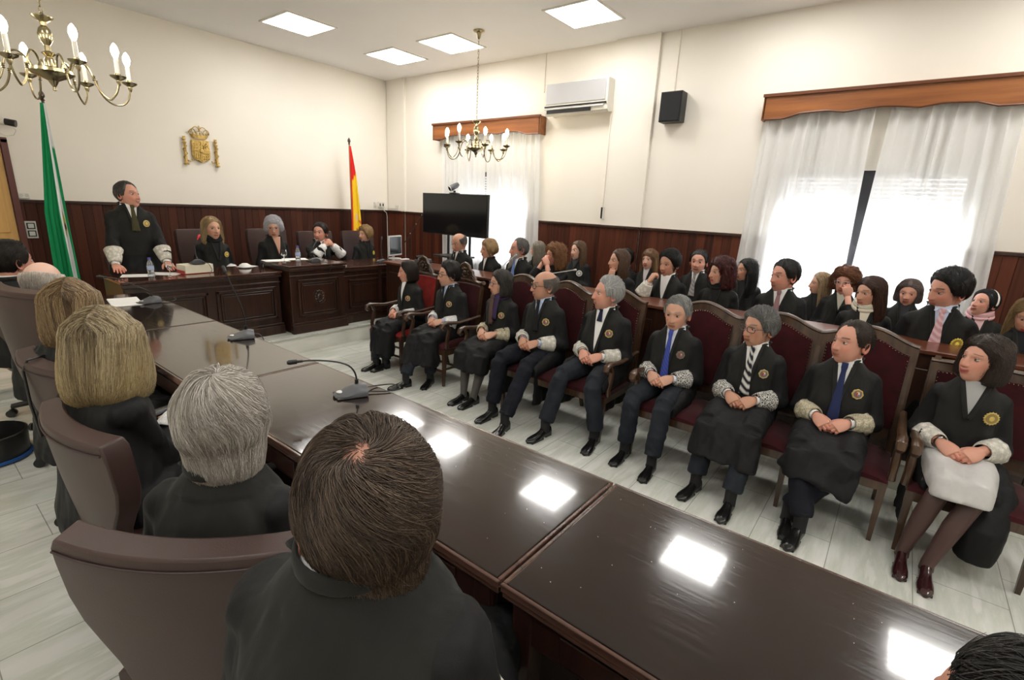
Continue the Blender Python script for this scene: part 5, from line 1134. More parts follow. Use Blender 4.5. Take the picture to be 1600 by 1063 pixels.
conf_mic(3.52, 6.07, 1.075, 90, 'dark microphone on the middle judges desk before the man with folded hands', [(0, -.035, .055), (.0, .0, .12), (.04, .05, .19), (.10, .09, .24)], cable=[(.03, -.075, .02), (.09, -.12, .006), (.09, -.24, .006), (.07, -.32, -.02), (.02, -.33, -.10)])
conf_mic(4.62, 6.10, 1.0, 90, 'dark microphone on the right judges desk beside the monitor', [(0, -.035, .055), (.0, -.02, .14), (.01, .0, .24), (.03, .01, .32)], cable=[(.03, -.075, .02), (.09, -.12, .006), (.12, -.22, .006), (.10, -.26, -.04), (.02, -.27, -.06)])
def desk_mic(x, y, P, label, mat):
    t = tag(empty('gooseneck_microphone', (x, y, 1.07)), label, 'microphone', 'slim microphones on the long desk')
    MB().lathe([(.045, 0), (.045, .012), (.020, .022), (.008, .03)], 18).build('base', M['black_plastic'], t); P = np.array(P, float); g = MB().tube(P, .005, 8); go = g.build('gooseneck', mat, t)
    d = nrm(P[-1]-P[-2]); MB().tube([P[-1], P[-1]+d*.03], [.009, .010], 10).build('capsule', mat, go)
desk_mic(4.52, 3.20, [(0, 0, .02), (0, -.04, .07), (0, -.20, .135), (0, -.50, .21)], 'slim silver microphone bent far sideways over the red velvet seats', M['light_plastic'])
desk_mic(4.50, 3.72, [(0, 0, .02), (0, -.03, .10), (0, -.12, .20), (.02, -.22, .28)], 'slim microphone standing in front of the bearded man', M['light_plastic'])
def paper(x, y, z, w, h, ang, label, n=1):
    q = MB()
    for k in range(n):
        G = np.array([[(u*w/2+.004*k, v*h/2+.003*k, .0012*(k+1)+.002*u*u*k) for u in np.linspace(-1, 1, 6)] for v in np.linspace(-1, 1, 6)]); q.grid(G)
    q.box((0, 0, .0005), (w, h, .0008)); o = q.build('paper', M['paper'], sharp=0, loc=(x, y, z), rot=(0, 0, math.radians(ang))); tag(o, label, 'paper', 'papers on the desks'); return o
paper(1.23, 5.16, TZ+.001, .21, .40, -8, 'white paper lying on the farthest table section under the hand', 2)
paper(1.67, 6.35, 1.001, .21, .297, 70, 'white sheet on the left desk in front of the standing man', 1)
paper(1.92, 6.36, 1.001, .21, .297, 50, 'white sheet on the left desk behind the water bottle', 1)
paper(2.87, 6.52, 1.001, .21, .16, 20, 'small white papers on the left desk beside the white cap', 2)
paper(3.17, 6.36, 1.076, .21, .297, 80, 'white sheet on the middle desk in front of the white-haired woman', 2)
paper(3.46, 6.42, 1.076, .21, .297, 75, 'white sheet on the middle desk behind its water bottle', 1)
def bottle(x, y, z, label):
    t = tag(empty('water_bottle', (x, y, z)), label, 'bottle', 'small plastic water bottles')
    MB().lathe([(.004, .001), (.026, .002), (.031, .008), (.031, .05), (.029, .056), (.031, .062), (.031, .125), (.026, .15), (.014, .175), (.013, .188)], 20).build('body', plain('clear_bottle_plastic', (.80, .85, .90), .08, trans=.85, ior=1.2), t)
    MB().lathe([(.0315, .080), (.0318, .082), (.0318, .120), (.0315, .122)], 20, cap=False).build('wrapper', plain('bottle_wrapper', (.42, .50, .72), .4), t); MB().lathe([(.0145, .186), (.0145, .205), (.001, .206)], 14).build('cap', plain('blue_cap', (.10, .09, .40), .4), t)
bottle(1.735, 6.17, 1.0, 'water bottle with a blue cap in front of the standing man'); bottle(3.35, 6.14, 1.075, 'water bottle with a blue cap on the middle judges desk')
def wineglass(x, y, z, label):
    t = tag(empty('stemmed_glass', (x, y, z)), label, 'glass', 'stemmed water glasses')
    MB().lathe([(.034, .001), (.034, .003), (.006, .006), (.0045, .07), (.010, .078), (.030, .095), (.036, .125), (.033, .165), (.0318, .165), (.0345, .125), (.0285, .097), (.001, .082)], 20).build('bowl', M['glass'], t, sharp=60)
    MB().lathe([(.001, .083), (.027, .0975), (.0325, .118), (.001, .1182)], 18).build('water', plain('water', (.9, .95, .97), .02, trans=1.0, ior=1.2), t)
wineglass(1.90, 6.15, 1.0, 'stemmed water glass in front of the standing man'); wineglass(3.16, 6.13, 1.075, 'stemmed water glass on the middle judges desk')
t = tag(empty('book', (2.20, 6.30, 1.0), math.radians(6)), 'thick cream-paged book under the red-tipped microphone', 'book')
MB().box((0, 0, .054), (.30, .20, .092)).build('pages', plain('cream_pages', (.72, .68, .54), .8), t, smooth=False, bevel=.003)
q = MB().box((-.005, .005, .004), (.31, .20, .007)); q.box((-.154, .0, .022), (.005, .17, .035)); q.build('cover', plain('red_cover', (.42, .03, .03), .5), t, smooth=False, bevel=.002)
t = tag(empty('cap', (2.80, 6.42, 1.0)), 'small white dome-topped cap on the left desk before the blonde judge', 'cap')
MB().lathe([(.072, .0), (.074, .012), (.060, .040), (.030, .058), (.002, .062)], 24).build('crown', M['paper'], t); MB().lathe([(.076, .0), (.078, .006), (.074, .014)], 24, cap=False).build('band', M['black_plastic'], t)
# monitor and small things on the right desk
t = tag(empty('monitor', (5.14, 6.42, 1.0), math.radians(18)), 'square silver-framed monitor on the right judges desk', 'monitor')
MB().box((0, 0, .205), (.36, .035, .315)).build('bezel', M['light_plastic'], t, smooth=False, bevel=.006); MB().box((0, -.019, .210), (.32, .006, .270)).build('screen', M['screen'], t, smooth=False)
MB().lathe([(.10, 0), (.10, .008), (.03, .014)], 20).tube([(0, .03, .01), (0, .03, .10)], .022, 10).build('stand', M['light_plastic'], t)
q = MB().box((5.12, 6.15, 1.012), (.13, .06, .022)); tag(q.build('card_box', M['paper'], smooth=False, bevel=.003), 'small white box in front of the monitor', 'box')
t = tag(empty('telephone', (4.74, 5.30, 1.07), math.radians(-70)), 'dark desk telephone on the far end of the long desk', 'telephone'); MB().box((0, 0, .03), (.17, .20, .05)).build('base', M['grey_plastic'], t, smooth=False, bevel=.01); MB().tube([(-.05, -.10, .075), (-.05, -.06, .085), (-.05, .06, .085), (-.05, .10, .075)], [.024, .018, .018, .024], 10).build('handset', M['black_plastic'], t)
# television on its wheeled stand with camera
t = tag(empty('television', (6.02, 5.945, 0)), 'large black flat television beside the far curtains', 'television')
MB().box((-.02, 0, 1.72), (.05, 1.49, .67)).build('bezel', M['black_plastic'], t, smooth=False, bevel=.006); MB().box((-.047, 0, 1.722), (.006, 1.46, .64)).build('screen', M['screen'], t, smooth=False)
t = tag(empty('television_stand', (6.12, 5.945, DH)), 'black wheeled stand with shelf carrying the television', 'stand')
q = MB()
for sy in (-.25, .25): q.tube([(0, sy, .05), (0, sy, 1.75)], .022, 10)
q.build('pole', M['black_plastic'], t); MB().box((-.12, 0, .82), (.38, .62, .03)).build('shelf', M['black_plastic'], t, smooth=False, bevel=.01); MB().box((0, 0, .04), (.62, .75, .05)).build('base', M['black_plastic'], t, smooth=False, bevel=.01)
t = tag(empty('video_camera', (6.0, 5.95, 2.056), math.radians(-20)), 'video conference camera with silver ring on top of the television', 'camera')
MB().lathe([(.09, 0), (.09, .012), (.02, .022), (.02, .05)], 22).build('base', M['black_plastic'], t); q = MB().tube([(-.085, 0, .075), (-.06, 0, .085), (.03, 0, .13), (.065, 0, .155)], [.042, .048, .045, .030], 16); q.build('body', M['grey_plastic'], t); MB().tube([(-.088, 0, .073), (-.080, 0, .077)], [.046, .046], 16).build('ring', M['light_plastic'], t); MB().tube([(-.092, 0, .071), (-.084, 0, .075)], [.034, .034], 16).build('lens', M['screen'], t)
t = tag(empty('microphone_stand', (6.25, 7.35, DH)), 'thin black boom stand leaning against the corner panelling', 'stand'); MB().tube([(0, .05, 0), (0, .0, 1.02)], .012, 8).build('pole', M['black_plastic'], t); MB().tube([(0, .22, .85), (0, -.42, 1.55)], .008, 8).build('boom', M['black_plastic'], t)
for k, z in enumerate((1.10, 1.28, 1.45)): MB().ball((0, .22-.64*(z-.85)/.70, z), .014, 8).build('clip', M['chrome'], t)
q = MB()
for a in (0, 2.1, 4.2): q.tube([(0, .05, .10), (math.cos(a)*.22, .05+math.sin(a)*.22, .008)], .009, 6)
q.build('tripod', M['black_plastic'], t)
q = MB().lathe([(.17, .0), (.19, .02), (.20, .18), (.19, .185), (.18, .02)], 28); tt = tag(empty('floor_basket', (.22, 4.46, DL)), 'round black basket with a blue rim at the left edge of the photo', 'basket')
q.build('body', M['black_plastic'], tt); MB().tube([(math.cos(a)*.195, math.sin(a)*.195, .018) for a in np.linspace(0, 2*PI, 32, endpoint=False)], .012, 8, closed=True).build('rim', M['blue_plastic'], tt)
# ------------------------------------------------------------------ flags
def flag(x, y, z0, ztop, fold, label, colour, span, finial, pole_h=None):
    t = tag(empty('flag', (x, y, z0)), label, 'flag', 'flags on poles'); H = ztop-z0
    MB().tube([(0, 0, .02), (0, 0, H-.06)], .013, 10).build('pole', M['brass'] if finial == 'dark' else M['chair_wood'], t); MB().lathe([(.15, 0), (.15, .02), (.05, .05), (.02, .08)], 20).build('base', M['brass'], t)
    MB().lathe([(.010, H-.08), (.022, H-.07), (.012, H-.055), (.026, H-.03), (.024, H-.005), (.004, H+.035)], 14).build('finial', M['chair_dark'], t)
    nu, nv = 90, 60; u = np.linspace(0, 1, nu); P, C = [], []
    for v in np.linspace(0, 1, nv):
        w = span(v); zz = H-.10-v*(H-.55); ph = u*fold*2*PI
        xx = w[0]+(w[1]-w[0])*(.5+.5*np.sin(ph*.5-.5*PI)*1.0) if False else w[0]+(w[1]-w[0])*u+.010*np.sin(ph*1.7+v*4)*v
        yy = -.018-.045*(v**.6)*(.5+.5*np.sin(ph+v*2.0))-.02*np.sin(ph*.5+1)*v
        P.append(np.stack([xx, yy, np.full(nu, zz)-.05*u*v], -1)); C.append(colour(u, np.full(nu, v), xx, zz))
    g = MB().grid(np.array(P), c=np.array(C).reshape(-1, 3)); o = g.build('cloth', M['dyed'], t, sharp=0, col=True); s_ = o.modifiers.new('thick', 'SOLIDIFY'); s_.thickness = .006
GR, WH, RD, YL = np.array((.010, .26, .095)), np.array((.68, .70, .70)), np.array((.62, .022, .014)), np.array((.83, .56, .025))
def andal(u, v, xx, zz):
    e = .30+.42*np.clip(v*1.2, 0, 1); w1 = np.where(v < .45, .38, .60)
    c = np.where((u < .66)[:, None], GR, np.where((u < .86)[:, None], WH, GR)); c = np.where(((u > .66) & (v < .22))[:, None], WH, c)
    em = ((u-.78)**2/.0045+(v-.60)**2/.006) < 1; c = np.where(em[:, None], np.where(((np.abs(u-.78) < .02)|(np.abs(v-.62) < .012))[:, None], np.array((.10, .07, .03)), np.array((.45, .40, .06))), c)
    return c
def spain(u, v, xx, zz):
    lo, hi = .24+.0*v, 1.05-.0*v; c = np.where(((u < lo)|(v < .30-.10*u))[:, None], RD, YL); c = np.where(((v > .60+.14*(1-u)) & (u < .42))[:, None], RD, c); 
    q = (v > .58)&(v < .80)&(u > .45); st = np.sin((u*9-v*42)) > .15; c = np.where((q & st)[:, None], np.array((.55, .10, .03)), c)
    m_ = ((u-.55)**2/.012+(v-.56)**2/.0012) < 1; c = np.where(m_[:, None], np.array((.70, .50, .42)), c); return c
flag(1.385, 7.62, DH, 2.84, 3.2, 'green and white flag hanging on its pole beside the standing man', andal, lambda v: (-.03-.13*min(1, v*1.8)-.02*v, .012+.03*v), 'wood')
flag(5.375, 7.90, DH, 2.88, 2.6, 'red and yellow flag hanging on its pole behind the judge in a black top', spain, lambda v: (-.012-.05*v-.05*max(0, v-.5), .02+.05*min(1, v*4)+.19*v), 'dark')
# ------------------------------------------------------------------ seats of the table side and the judges
for a in ((.565, 1.435, DL-.03, 38, 'office chair of the grey-haired man, its brown leather back nearest the camera', 1.05, 0), (.62, 2.17, DL, 4, 'brown leather office chair of the nearer blonde woman with the shoulder-length bob', 1.05, 0),
          (.69, 3.08, DL, 8, 'brown leather office chair of the farther blonde woman, a black strap over its top', 1.05, 0), (.76, 3.98, DL, 16, 'tall brown office chair of the bald man with the pale scalp', 1.05, .20), (.74, 5.05, DL, 10, 'office chair of the dark-haired man at the left edge of the photo', 1.0, .12),
          (.46, .53, DL, 22, 'office chair under the brown-haired man in the foreground', 1.04, -.06), (.60, -.46, DL, 12, 'office chair under the dark-haired person at the bottom right corner', 1.0, 0)):
    office_chair(a[0], a[1], a[2], a[3], a[4], 'brown leather office chairs', a[5], a[6])
o = MB().tube([(.42, 3.10, 1.08), (.40, 3.08, 1.118), (.37, 3.05, 1.124), (.33, 3.04, 1.118), (.31, 3.04, 1.07), (.31, 3.04, .90), (.32, 3.01, .75)], .006, 8); tag(o.build('strap', M['black_plastic']), 'thin black strap hung over the back of the third office chair', 'strap')
for x, a, lab in ((2.66, 272, 'high-backed chair of the blonde judge in a black scarf'), (3.53, 270, 'high-backed chair of the white-haired judge'), (4.27, 268, 'high-backed chair of the judge with folded hands'), (5.02, 262, 'high-backed chair of the short-haired blonde judge'), (1.95, 270, 'high-backed chair pushed back behind the standing man')):
    if x == 1.95: office_chair(1.95, 7.35, DH, a, lab, 'high-backed chairs of the judges', .92, .0)
    else: office_chair(x, 7.02, DH, a, lab, 'high-backed chairs of the judges', 1.0, .26 if x < 4 else .22)
# ------------------------------------------------------------------ the people
BLUE, WHITE, LB = (.03, .05, .26), (.78, .77, .76), (.46, .55, .74)
def hyt(c):
    a = math.degrees(math.atan2(c['y']-CAM[1], c['x']-CAM[0]))+180; c['hy'] = a-c.pop('t'); return c
def P_(**c):
    if 't' in c: hyt(c)
    return person(c)
DBR, BRN, GRY, WHT = (.018, .011, .008), (.045, .024, .014), (.22, .21, .20), (.55, .54, .53)
BLD, CHE, RED, BLK = (.36, .245, .12), (.09, .045, .022), (.14, .028, .018), (.010, .009, .009)
front = dict(group='front row of robed people', yaw=180, lod=1)
P_(**front, label='woman in black robe with white cuffs, on the red carved armchair, first of the row', sex='f', x=3.84, y=4.50, s=.945, t=80, hp=-4, skin='ruddy', hair='bob', hair_color=DBR, hk=dict(L=.10, b=.112), top=WHITE, vdepth=.30, vwide=.045, cuff='lace_white', badge=1, earring=1, skirt='closed', hem=.20, trousers='suit', shoes='shoe', heel=.04, feet=((.08, .50), (-.02, .44)), knees=((.09, .44), (-.09, .44)), yaw2=0, lips=(.50, .10, .09))
P_(**front, label='dark-haired man with glasses and black tie on the carved walnut armchair', sex='m', x=3.86, y=3.84, s=.985, t=72, skin='light', hair='full', hair_color=BLK, shirt=LB, tie=(.012, .012, .014), glasses=(.01, .01, .01), cuff='lace_white', badge=1, skirt='closed', hem=.22, trousers='suit', shoes='shoe', feet=((.02, .66, -10), (-.10, .42, 25)), knees=((.10, .46), (-.12, .45)), stubble=1)
P_(**front, label='woman with dark bob, glasses and purple scarf in a black robe', sex='f', x=3.86, y=3.11, s=.985, t=72, skin='light', hair='bob', hair_color=(.028, .024, .020), hi=(.10, .09, .08), hk=dict(L=.115), top=(.05, .05, .05), scarf=(.045, .028, .075), scarflong=1, glasses=(.03, .05, .10), cuff='lace_cream', badge=1, skirt='closed', hem=.33, legs=1, legcol=(.085, .075, .07), shoes='shoe', feet=((.06, .50), (-.08, .50)), earring=1)
P_(**front, label='bald-topped man with glasses, light blue shirt and black tie in a robe', sex='m', x=3.84, y=2.56, s=1.03, t=72, skin='mid', hair='bald', hair_color=(.17, .15, .13), shirt=LB, tie=(.014, .014, .016), glasses=(.015, .015, .02), cuff='lace', badge=1, skirt='open', trousers='suit_navy', shoes='shoe', feet=((.14, .56), (-.12, .70, 10)), knees=((.17, .46), (-.13, .47)), watch=-1, sleeve='wide', hem=.15)
P_(**front, label='grey-white-haired man in white shirt with open robe, fifth of the front row', sex='m', x=3.88, y=1.93, s=1.04, t=70, hp=3, skin='ruddy', hair='swept', hair_color=(.40, .40, .39), hi=(.65, .65, .63), lo=(.20, .20, .19), shirt=WHITE, tie=(.016, .018, .045), tielen=.10, vdepth=.40, vwide=.060, fat=.35, cuff='lace', badge=1, skirt='open', trousers='suit', shoes='shoe', feet=((.18, .58, -5), (-.20, .44, 10)), knees=((.14, .47), (-.15, .46)), watch=-1, jaw=1.08)
P_(**front, label='grey-haired man with long bright blue tie and open lace cuffs', sex='m', x=3.86, y=1.30, s=.985, t=20, hp=-6, skin='light', hair='swept', hair_color=(.26, .26, .255), hi=(.50, .50, .48), lo=(.12, .12, .11), hk=dict(top=.012, side=.008), shirt=(.66, .68, .76), tie=(.028, .050, .27), dots=(.07, .10, .38), tielen=.44, vdepth=.40, vwide=.050, cuff='lace_open', badge=1, badgecol=(.20, .15, .08), skirt='open', hem=.35, trousers='suit', shoes='shoe', feet=((.14, .46), (-.12, .53, 5)), knees=((.13, .46), (-.12, .46)), watch=-1, jaw=.97, browk=.6)
P_(**front, label='grey-haired man with glasses and black-and-white striped tie', sex='m', x=3.84, y=.70, s=.985, t=45, hp=-2, skin='mid', hair='full', hair_color=(.13, .13, .125), hi=(.28, .28, .27), shirt=WHITE, tie=(.016, .016, .020), stripe=(.62, .62, .60), tielen=.36, vdepth=.33, vwide=.056, glasses=(.04, .04, .05), cuff='lace_open', badge=1, badgecol=(.45, .36, .14), skirt='closed', hem=.28, trousers='suit', shoes='shoe', feet=((.14, .54, -10), (-.12, .62, 0)), knees=((.14, .46), (-.14, .47)), watch=-1)
P_(**front, label='dark brown-haired man with navy tie and cream lace cuffs, ankles crossed', sex='m', x=3.84, y=.15, s=.99, t=44, hp=2, skin='ruddy', hair='recede', hair_color=(.035, .022, .015), shirt=WHITE, tie=(.020, .028, .085), tielen=.40, vdepth=.30, vwide=.050, fat=.30, cuff='lace_cream', badge=1, skirt='closed', hem=.34, trousers='suit_navy', shoes='shoe', feet=((.02, .62, -8), (.10, .54, 8)), knees=((.12, .46), (-.14, .46)), watch=-1, jaw=1.1, smile=.3)
P_(**front, label='dark-haired woman in light grey dress and robe with a gold star badge', sex='f', x=3.90, y=-.48, s=1.0, t=40, hp=8, skin='ruddy', hair='bob', hair_color=(.024, .015, .011), hk=dict(L=.105, top=.034, a=.105, b=.118, flare=.05), hi=(.07, .04, .03), top=(.38, .38, .38), vdepth=.22, vwide=.058, cuff='lace', badge=1, star=1, bs=.040, skirt='open', hem=.16, legs=1, legcol=(.075, .040, .035), skirtpiece='grey_dress', shoes='shoe_red', heel=.04, shw=.85, feet=((.14, .52, 0), (.03, .58, 0)), knees=((.05, .47), (-.10, .46)), watch=1, earring=1, lips=(.42, .08, .08), smile=.5, extra=[([(-.20, .0, .50), (-.20, .30, .46), (-.16, .42, .30), (-.16, .40, .12)], [(.07), .09, .10, .09], 12)])
# judges on the dais
jud = dict(group='judges behind the desks', yaw=270, z=DH, lod=1, z_=0)
P_(label='man standing at the left desk in a black robe with lace cuffs', group='judges behind the desks', yaw=268, z=DH, lod=1, stand=True, sex='m', x=1.80, y=6.86, s=1.06, hs=1.13, hz=-.022, t=-48, hp=6, skin='ruddy', hair='recede', hair_color=(.075, .068, .06), hi=(.20, .19, .18), shirt=WHITE, tie=(.055, .050, .022), tielen=.26, vdepth=.27, vwide=.055, lean=.06, cuff='lace', cufflen=.15, badge=1, star=1, bs=.036, badgecol=(.6, .45, .15), wr=(.24, .31, .835), wl=(-.20, .31, .835), dr=(.05, .9, -.35), dl=(-.05, .9, -.35), pr=(0, -.3, -1), pl=(0, -.3, -1), curl=(.12, .15, 0, 0, 2.2), smile=1.0, open=1, fat=.2, jaw=1.03)
P_(**jud, label='blonde judge with shoulder-length hair and a black neck scarf', sex='f', x=2.66, y=6.98, s=1.06, t=-25, skin='light', hair='long', hair_color=BLD, hk=dict(L=.19), tips=(.5, .4, .25), top=(.012, .012, .012), scarf=(.010, .010, .011), cuff='lace_white', badge=1, star=1, badgecol=(.65, .48, .12), skirt='closed')
P_(**jud, label='white-haired judge with glasses and a pale necklace in a black robe', sex='f', x=3.45, y=6.98, s=1.065, t=5, hp=-6, skin='light', hair='shortw', hair_color=(.56, .55, .60), hi=(.85, .84, .88), lo=(.36, .35, .38), top=(.50, .28, .20), vdepth=.26, vwide=.060, glasses=(.25, .22, .2), cuff='lace_white', skirt='closed', necklace=1)
P_(**jud, label='dark-haired judge with hands folded below his chin and white sleeves', sex='m', x=4.15, y=6.98, s=1.0, t=28, skin='ruddy', hair='short', hair_color=DBR, shirt=WHITE, tie=(.30, .12, .12), tielen=.08, cuff='lace_white', cufflen=.20, wr=(.06, .27, 1.0), wl=(-.06, .27, 1.0), dr=(-.7, .2, .55), dl=(.7, .2, .55), pr=(-.3, -.8, -.2), pl=(.3, -.8, -.2), er=(1, .1, -1), el=(-1, .1, -1), skirt='closed')
P_(**jud, label='short-haired blonde judge in black top with a yellow badge', sex='f', x=4.96, y=7.0, s=.97, t=52, skin='light', hair='shortw', hair_color=(.34, .21, .09), hi=(.55, .38, .18), top=(.012, .012, .015), badge=1, star=1, badgecol=(.75, .62, .10), cuff='lace_white', skirt='closed', necklace=1, smile=.6)
# second row behind the long desk
B = dict(group='second row of people behind the long desk', yaw=180, z=DH, skirt='closed', cuff='lace', lod=1)
P_(**B, label='balding man in white shirt looking down, beside the television', sex='m', x=5.12, y=4.92, s=.985, t=50, hp=-16, skin='mid', hair='bald', hair_color=(.13, .12, .11), shirt=WHITE, tie=(.012, .012, .012))
P_(**B, label='short-haired blonde woman in profile beside the balding man', sex='f', x=5.12, y=4.37, s=.95, t=72, skin='light', hair='shortw', hair_color=(.42, .27, .13), hi=(.62, .44, .24), top=WHITE, vdepth=.24, vwide=.035, earring=1)
P_(**B, label='man with long grey beard and light blue tie', sex='m', x=5.12, y=3.86, s=.99, t=72, skin='ruddy', hair='recede', hair_color=(.14, .13, .12), hi=(.28, .27, .26), shirt=WHITE, tie=(.16, .25, .52), beard=(.35, .33, .31), beardlong=(.34, .32, .30))
P_(**{**B, 'cuff': ''}, label='curly ginger-blonde woman with hands clasped at her chin', sex='f', x=5.10, y=3.30, s=.97, t=62, skin='ruddy', hair='curly', hair_color=(.22, .095, .035), hi=(.42, .22, .10), lo=(.09, .035, .015), top=(.02, .02, .02), glasses=(.3, .2, .12), wr=(.07, .20, 1.08), wl=(-.03, .25, 1.06), dr=(-.5, .1, .8), dl=(.4, .0, .9), pr=(-.6, -.4, 0), pl=(.6, -.4, 0), curl=(.9, .7, 0, 0, .2))
P_(**{**B, 'cuff': ''}, label='woman with long light-brown hair, hand at her neck', sex='f', x=5.12, y=2.46, s=.985, t=62, hp=4, skin='light', hair='long', hair_color=(.085, .045, .026), hi=(.18, .10, .06), hk=dict(L=.20), top=(.02, .02, .02), earring=1, wr=(.02, .17, .98), dr=(-.1, -.1, 1), pr=(-.2, -1, 0), curl=(.5, .4, 0, 0, .2))
P_(**B, label='woman with short black hair in white blouse, hand raised to her mouth', sex='f', x=5.06, y=1.86, s=1.02, t=40, hp=-8, skin='mid', hair='shortw', hair_color=BLK, hk=dict(top=.022, side=.012, line=[(0, 46), (25, 42), (45, 30), (60, 14), (72, -6), (95, -25), (180, -42)]), shirt=WHITE, vdepth=.30, vwide=.06, wr=(.10, .27, .99), dr=(-.35, -.35, .9), pr=(-.6, -.7, 0), curl=(1.0, .8, 0, 0, .2), er=(.5, .6, -1), cuff2=1, smile=.7)
P_(**B, label='woman with dark red curly hair in a high black collar', sex='f', x=5.10, y=1.36, s=.99, t=55, skin='light', hair='curly', hair_color=(.055, .010, .010), hi=(.16, .025, .020), lo=(.020, .005, .006), hk=dict(curl=.006, fluff=.008, L=.14), top=(.012, .012, .012), scarf=(.010, .010, .010), earring=2, lips=(.45, .08, .07))
P_(**B, label='dark-haired man with a dusty pink tie behind the velvet seats', sex='m', x=5.06, y=.80, s=1.02, t=50, hp=-2, skin='ruddy', hair='short', hair_color=BLK, shirt=WHITE, tie=(.26, .15, .16), stubble=1, vdepth=.26, vwide=.06)
P_(**B, label='young woman with long straight brown hair and cream scarf', sex='f', x=5.02, y=.15, s=.975, t=42, hp=-6, skin='light', hair='long', hair_color=(.040, .016, .011), hi=(.09, .035, .02), hk=dict(L=.27, line=[(0, 40), (20, 38), (42, 26), (54, 5), (180, 0)]), top=(.7, .66, .54), scarf=(.68, .64, .52))
P_(**B, label='black-haired man with pink striped tie leaning on the long desk', sex='m', x=4.98, y=-.31, s=1.06, t=48, hp=-12, hr=-8, lean=.12, skin='ruddy', hair='full', hair_color=BLK, shirt=(.60, .66, .82), tie=(.60, .32, .36), stripe=(.75, .55, .58), badge=1, star=1, bs=.042, badgecol=(.62, .48, .08), bu=.12, bz=.24, stubble=1)
P_(**B, label='blonde long-haired woman looking down, cut by the right edge of the photo', sex='f', x=4.98, y=-.78, s=.95, t=-5, hp=-18, skin='light', hair='long', hair_color=(.30, .20, .095), hi=(.50, .37, .20), hk=dict(L=.24), top=(.012, .012, .015), vdepth=.2, necklace=1, lips=(.55, .05, .05))
C_ = dict(group='back row of people beside the windows', yaw=180, z=DH, skirt='closed', lod=0)
P_(**C_, label='long grey-blonde hair of a person behind the bearded man', sex='f', x=6.05, y=4.22, s=.93, t=110, skin='light', hair='long', hair_color=(.20, .17, .13), hi=(.36, .31, .25), top=(.02, .02, .02))
P_(**C_, label='smiling young woman with long light-brown hair and a white badge', sex='f', x=6.02, y=3.52, s=.975, t=50, skin='fair', hair='long', hair_color=(.12, .070, .040), hi=(.24, .15, .09), top=(.05, .05, .055), badge=1, star=1, badgecol=(.7, .7, .66), bs=.045, smile=.7, vwide=.06, vdepth=.15)
P_(**C_, label='dark hair of a person hidden behind the woman with a hand at her neck', sex='m', x=6.05, y=2.83, s=.93, t=60, skin='light', hair='short', hair_color=BLK, shirt=WHITE, tie=(.02, .02, .02))
P_(**C_, label='smiling woman with blonde-tipped straight hair and fringe', sex='f', x=6.02, y=2.48, s=.96, t=30, skin='fair', hair='long', hair_color=(.15, .075, .035), tips=(.42, .30, .15), hk=dict(line=[(0, 26), (20, 24), (40, 16), (52, 0), (180, 0)], L=.24), top=(.55, .50, .50), vdepth=.25, vwide=.05, smile=.8, lips=(.55, .08, .09))
P_(**C_, label='dark-haired man with patterned grey tie in front of the panelling', sex='m', x=6.05, y=1.88, s=.985, t=12, skin='ruddy', hair='short', hair_color=BLK, shirt=WHITE, tie=(.22, .20, .20), stripe=(.35, .32, .32))
P_(**C_, label='woman with long black curly hair, half hidden by dark red curls', sex='f', x=6.02, y=1.34, s=.955, t=60, skin='mid', hair='long', hair_color=BLK, hk=dict(curl=.006, fluff=.006, L=.28, a=.105), top=(.02, .02, .02))
P_(**C_, label='blonde hair of a person behind the man with the dusty pink tie', sex='f', x=6.10, y=.62, s=.90, t=70, skin='light', hair='long', hair_color=(.34, .23, .13), top=(.02, .02, .02))
P_(**{**C_, 'lod': 1, 'cuff': ''}, label='woman with reddish curly hair and glasses, hand at her chin', sex='f', x=5.98, y=.40, s=.95, t=15, hp=-4, skin='ruddy', hair='curly', hair_color=(.16, .055, .025), hi=(.40, .20, .09), lo=(.06, .02, .01), hk=dict(L=.07, top=.040, curl=.010), top=(.62, .60, .50), vdepth=.2, vwide=.055, glasses=(.35, .33, .33), wl=(-.06, .22, 1.04), dl=(.25, .0, .9), pl=(.3, -1, 0), curl=(.7, .5, 0, 0, .2))
P_(**{**C_, 'lod': 1}, label='woman with short silvery-brown hair in front of the bright curtain', sex='f', x=6.02, y=-.115, s=.915, t=5, hp=-6, skin='ruddy', hair='bob', hair_color=(.12, .085, .075), hi=(.30, .26, .24), hk=dict(L=.085, top=.022, a=.098), top=(.03, .03, .035), earring=1)
P_(**{**C_, 'lod': 1}, label='woman with white headband and pale pink scarf', sex='f', x=6.02, y=-.645, s=.90, t=38, hp=12, skin='ruddy', hair='shortw', hair_color=BLK, hk=dict(top=.016, side=.010, line=[(0, 50), (25, 46), (45, 36), (60, 16), (72, -6), (95, -25), (180, -42)]), top=(.7, .45, .46), scarf=(.72, .42, .44), headband=1)
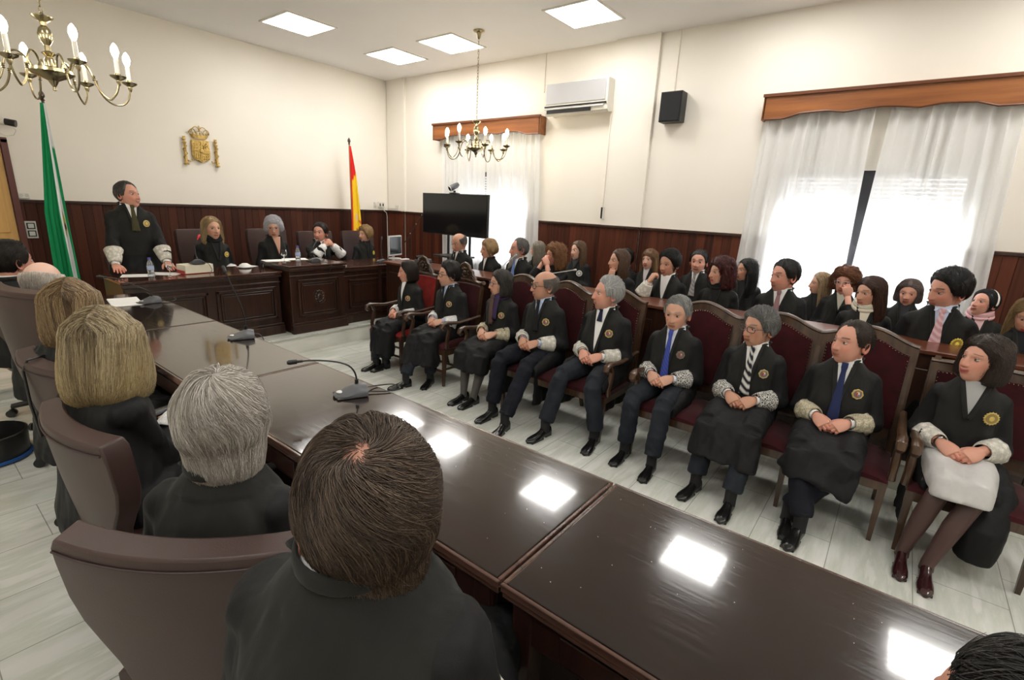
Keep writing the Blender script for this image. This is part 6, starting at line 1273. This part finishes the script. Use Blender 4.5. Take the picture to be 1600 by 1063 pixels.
# table side, seen from behind
T = dict(group='people seated along the table, seen from behind', z=DL, skirt='closed')
P_(**{**T, 'z': DL+.02}, label='brown-haired man in the foreground with scalp showing at his crown', lod=2, sex='m', yaw=25, x=.385, y=.61, s=1.13, hs=1.19, hz=-.076, hy=62, hp=-6, skin='ruddy', hair='full', hair_color=(.062, .040, .026), hi=(.15, .105, .072), lo=(.022, .014, .010),
   hk=dict(top=.016, side=.012, back=.002, sparse=.75, L=.118, a=.074, b=.094, open=98, flare=-.1, spot=((-.10, -.34, .92), .46), spotcol=(.15, .066, .048), whirl=(-.10, -.42, .90), swirl=.7, len=.075, mess=.22), strands=16000, sw=.00055, shirt=WHITE, tie=(.02, .02, .03), cuff='lace', fat=.25)
P_(**T, label='silver-haired man with white collar showing above his black robe', lod=2, sex='m', yaw=38, x=.463, y=1.35, s=1.0, hs=1.2, hz=-.01, hy=58, hp=-3, skin='ruddy', hair='full', hair_color=(.42, .385, .34), hi=(.72, .69, .64), lo=(.20, .17, .14), hk=dict(top=.024, side=.020, back=.006, len=.14, L=.128, a=.084, b=.104, open=92, flare=-.08, whirl=(0, -.35, .94), swirl=.35, mess=.14, line=[(0, 44), (25, 43), (45, 34), (60, 16), (72, -4), (86, -6), (100, -28), (130, -48), (180, -52)]), strands=11000, sw=.0007, shirt=WHITE, tie=(.02, .02, .02), cuff='lace')
P_(**T, label='nearer blonde woman with a straight shoulder-length bob and white lace cuff', lod=2, sex='f', yaw=20, x=.415, y=2.30, s=1.03, hs=1.08, hy=52, hp=-5, skin='light', hair='long', hair_color=(.27, .205, .115), hi=(.50, .42, .27), lo=(.085, .060, .035), tips=(.46, .34, .14), streak=.35, hk=dict(L=.205, a=.112, b=.118, flare=.22, mess=.05, len=.40), strands=9000, sw=.0009, top=(.02, .02, .02), cuff='lace_white', wr=(-.05, .33, .76), dr=(.1, .9, .2))
P_(**T, label='farther blonde woman with smooth golden-brown highlighted hair', lod=2, sex='f', yaw=20, x=.476, y=3.11, s=1.03, hs=1.06, hy=66, hp=-5, skin='light', hair='long', hair_color=(.20, .125, .058), hi=(.40, .29, .15), lo=(.060, .035, .018), streak=.4, hk=dict(L=.18, a=.108, b=.115, mess=.05, len=.36), strands=7000, sw=.0010, top=(.02, .02, .02), cuff='lace_white')
P_(**T, label='bald man with a pinkish scalp and short white hair fringe', lod=1, sex='m', yaw=25, x=.553, y=4.17, s=1.0, hy=60, hp=-8, skin=(.66, .42, .33), hair='bald', hair_color=(.58, .52, .45), hi=(.80, .75, .68), lo=(.4, .33, .27), hk=dict(cap=40), strands=3000, sw=.0010, shirt=WHITE, tie=(.02, .02, .02), wr=(.02, .36, .78), dr=(.1, .95, -.05), pr=(0, 0, -1), curl=(.2, .2, 0, 0, 1))
P_(**T, label='dark-haired man in profile at the left edge of the photo', lod=1, sex='m', yaw=15, x=.53, y=5.05, s=1.04, hy=22, skin='ruddy', hair='short', hair_color=(.020, .014, .011), strands=3000, sw=.0012, shirt=WHITE, tie=(.02, .02, .02))
P_(**T, label='dark-haired person cut off at the bottom right corner of the photo', lod=2, sex='m', yaw=10, x=.696, y=-.247, s=.99, hs=1.10, hy=60, hp=-8, skin='ruddy', hair='short', hair_color=(.010, .009, .008), hi=(.03, .028, .026), strands=8000, sw=.0007, shirt=WHITE, tie=(.02, .02, .02))
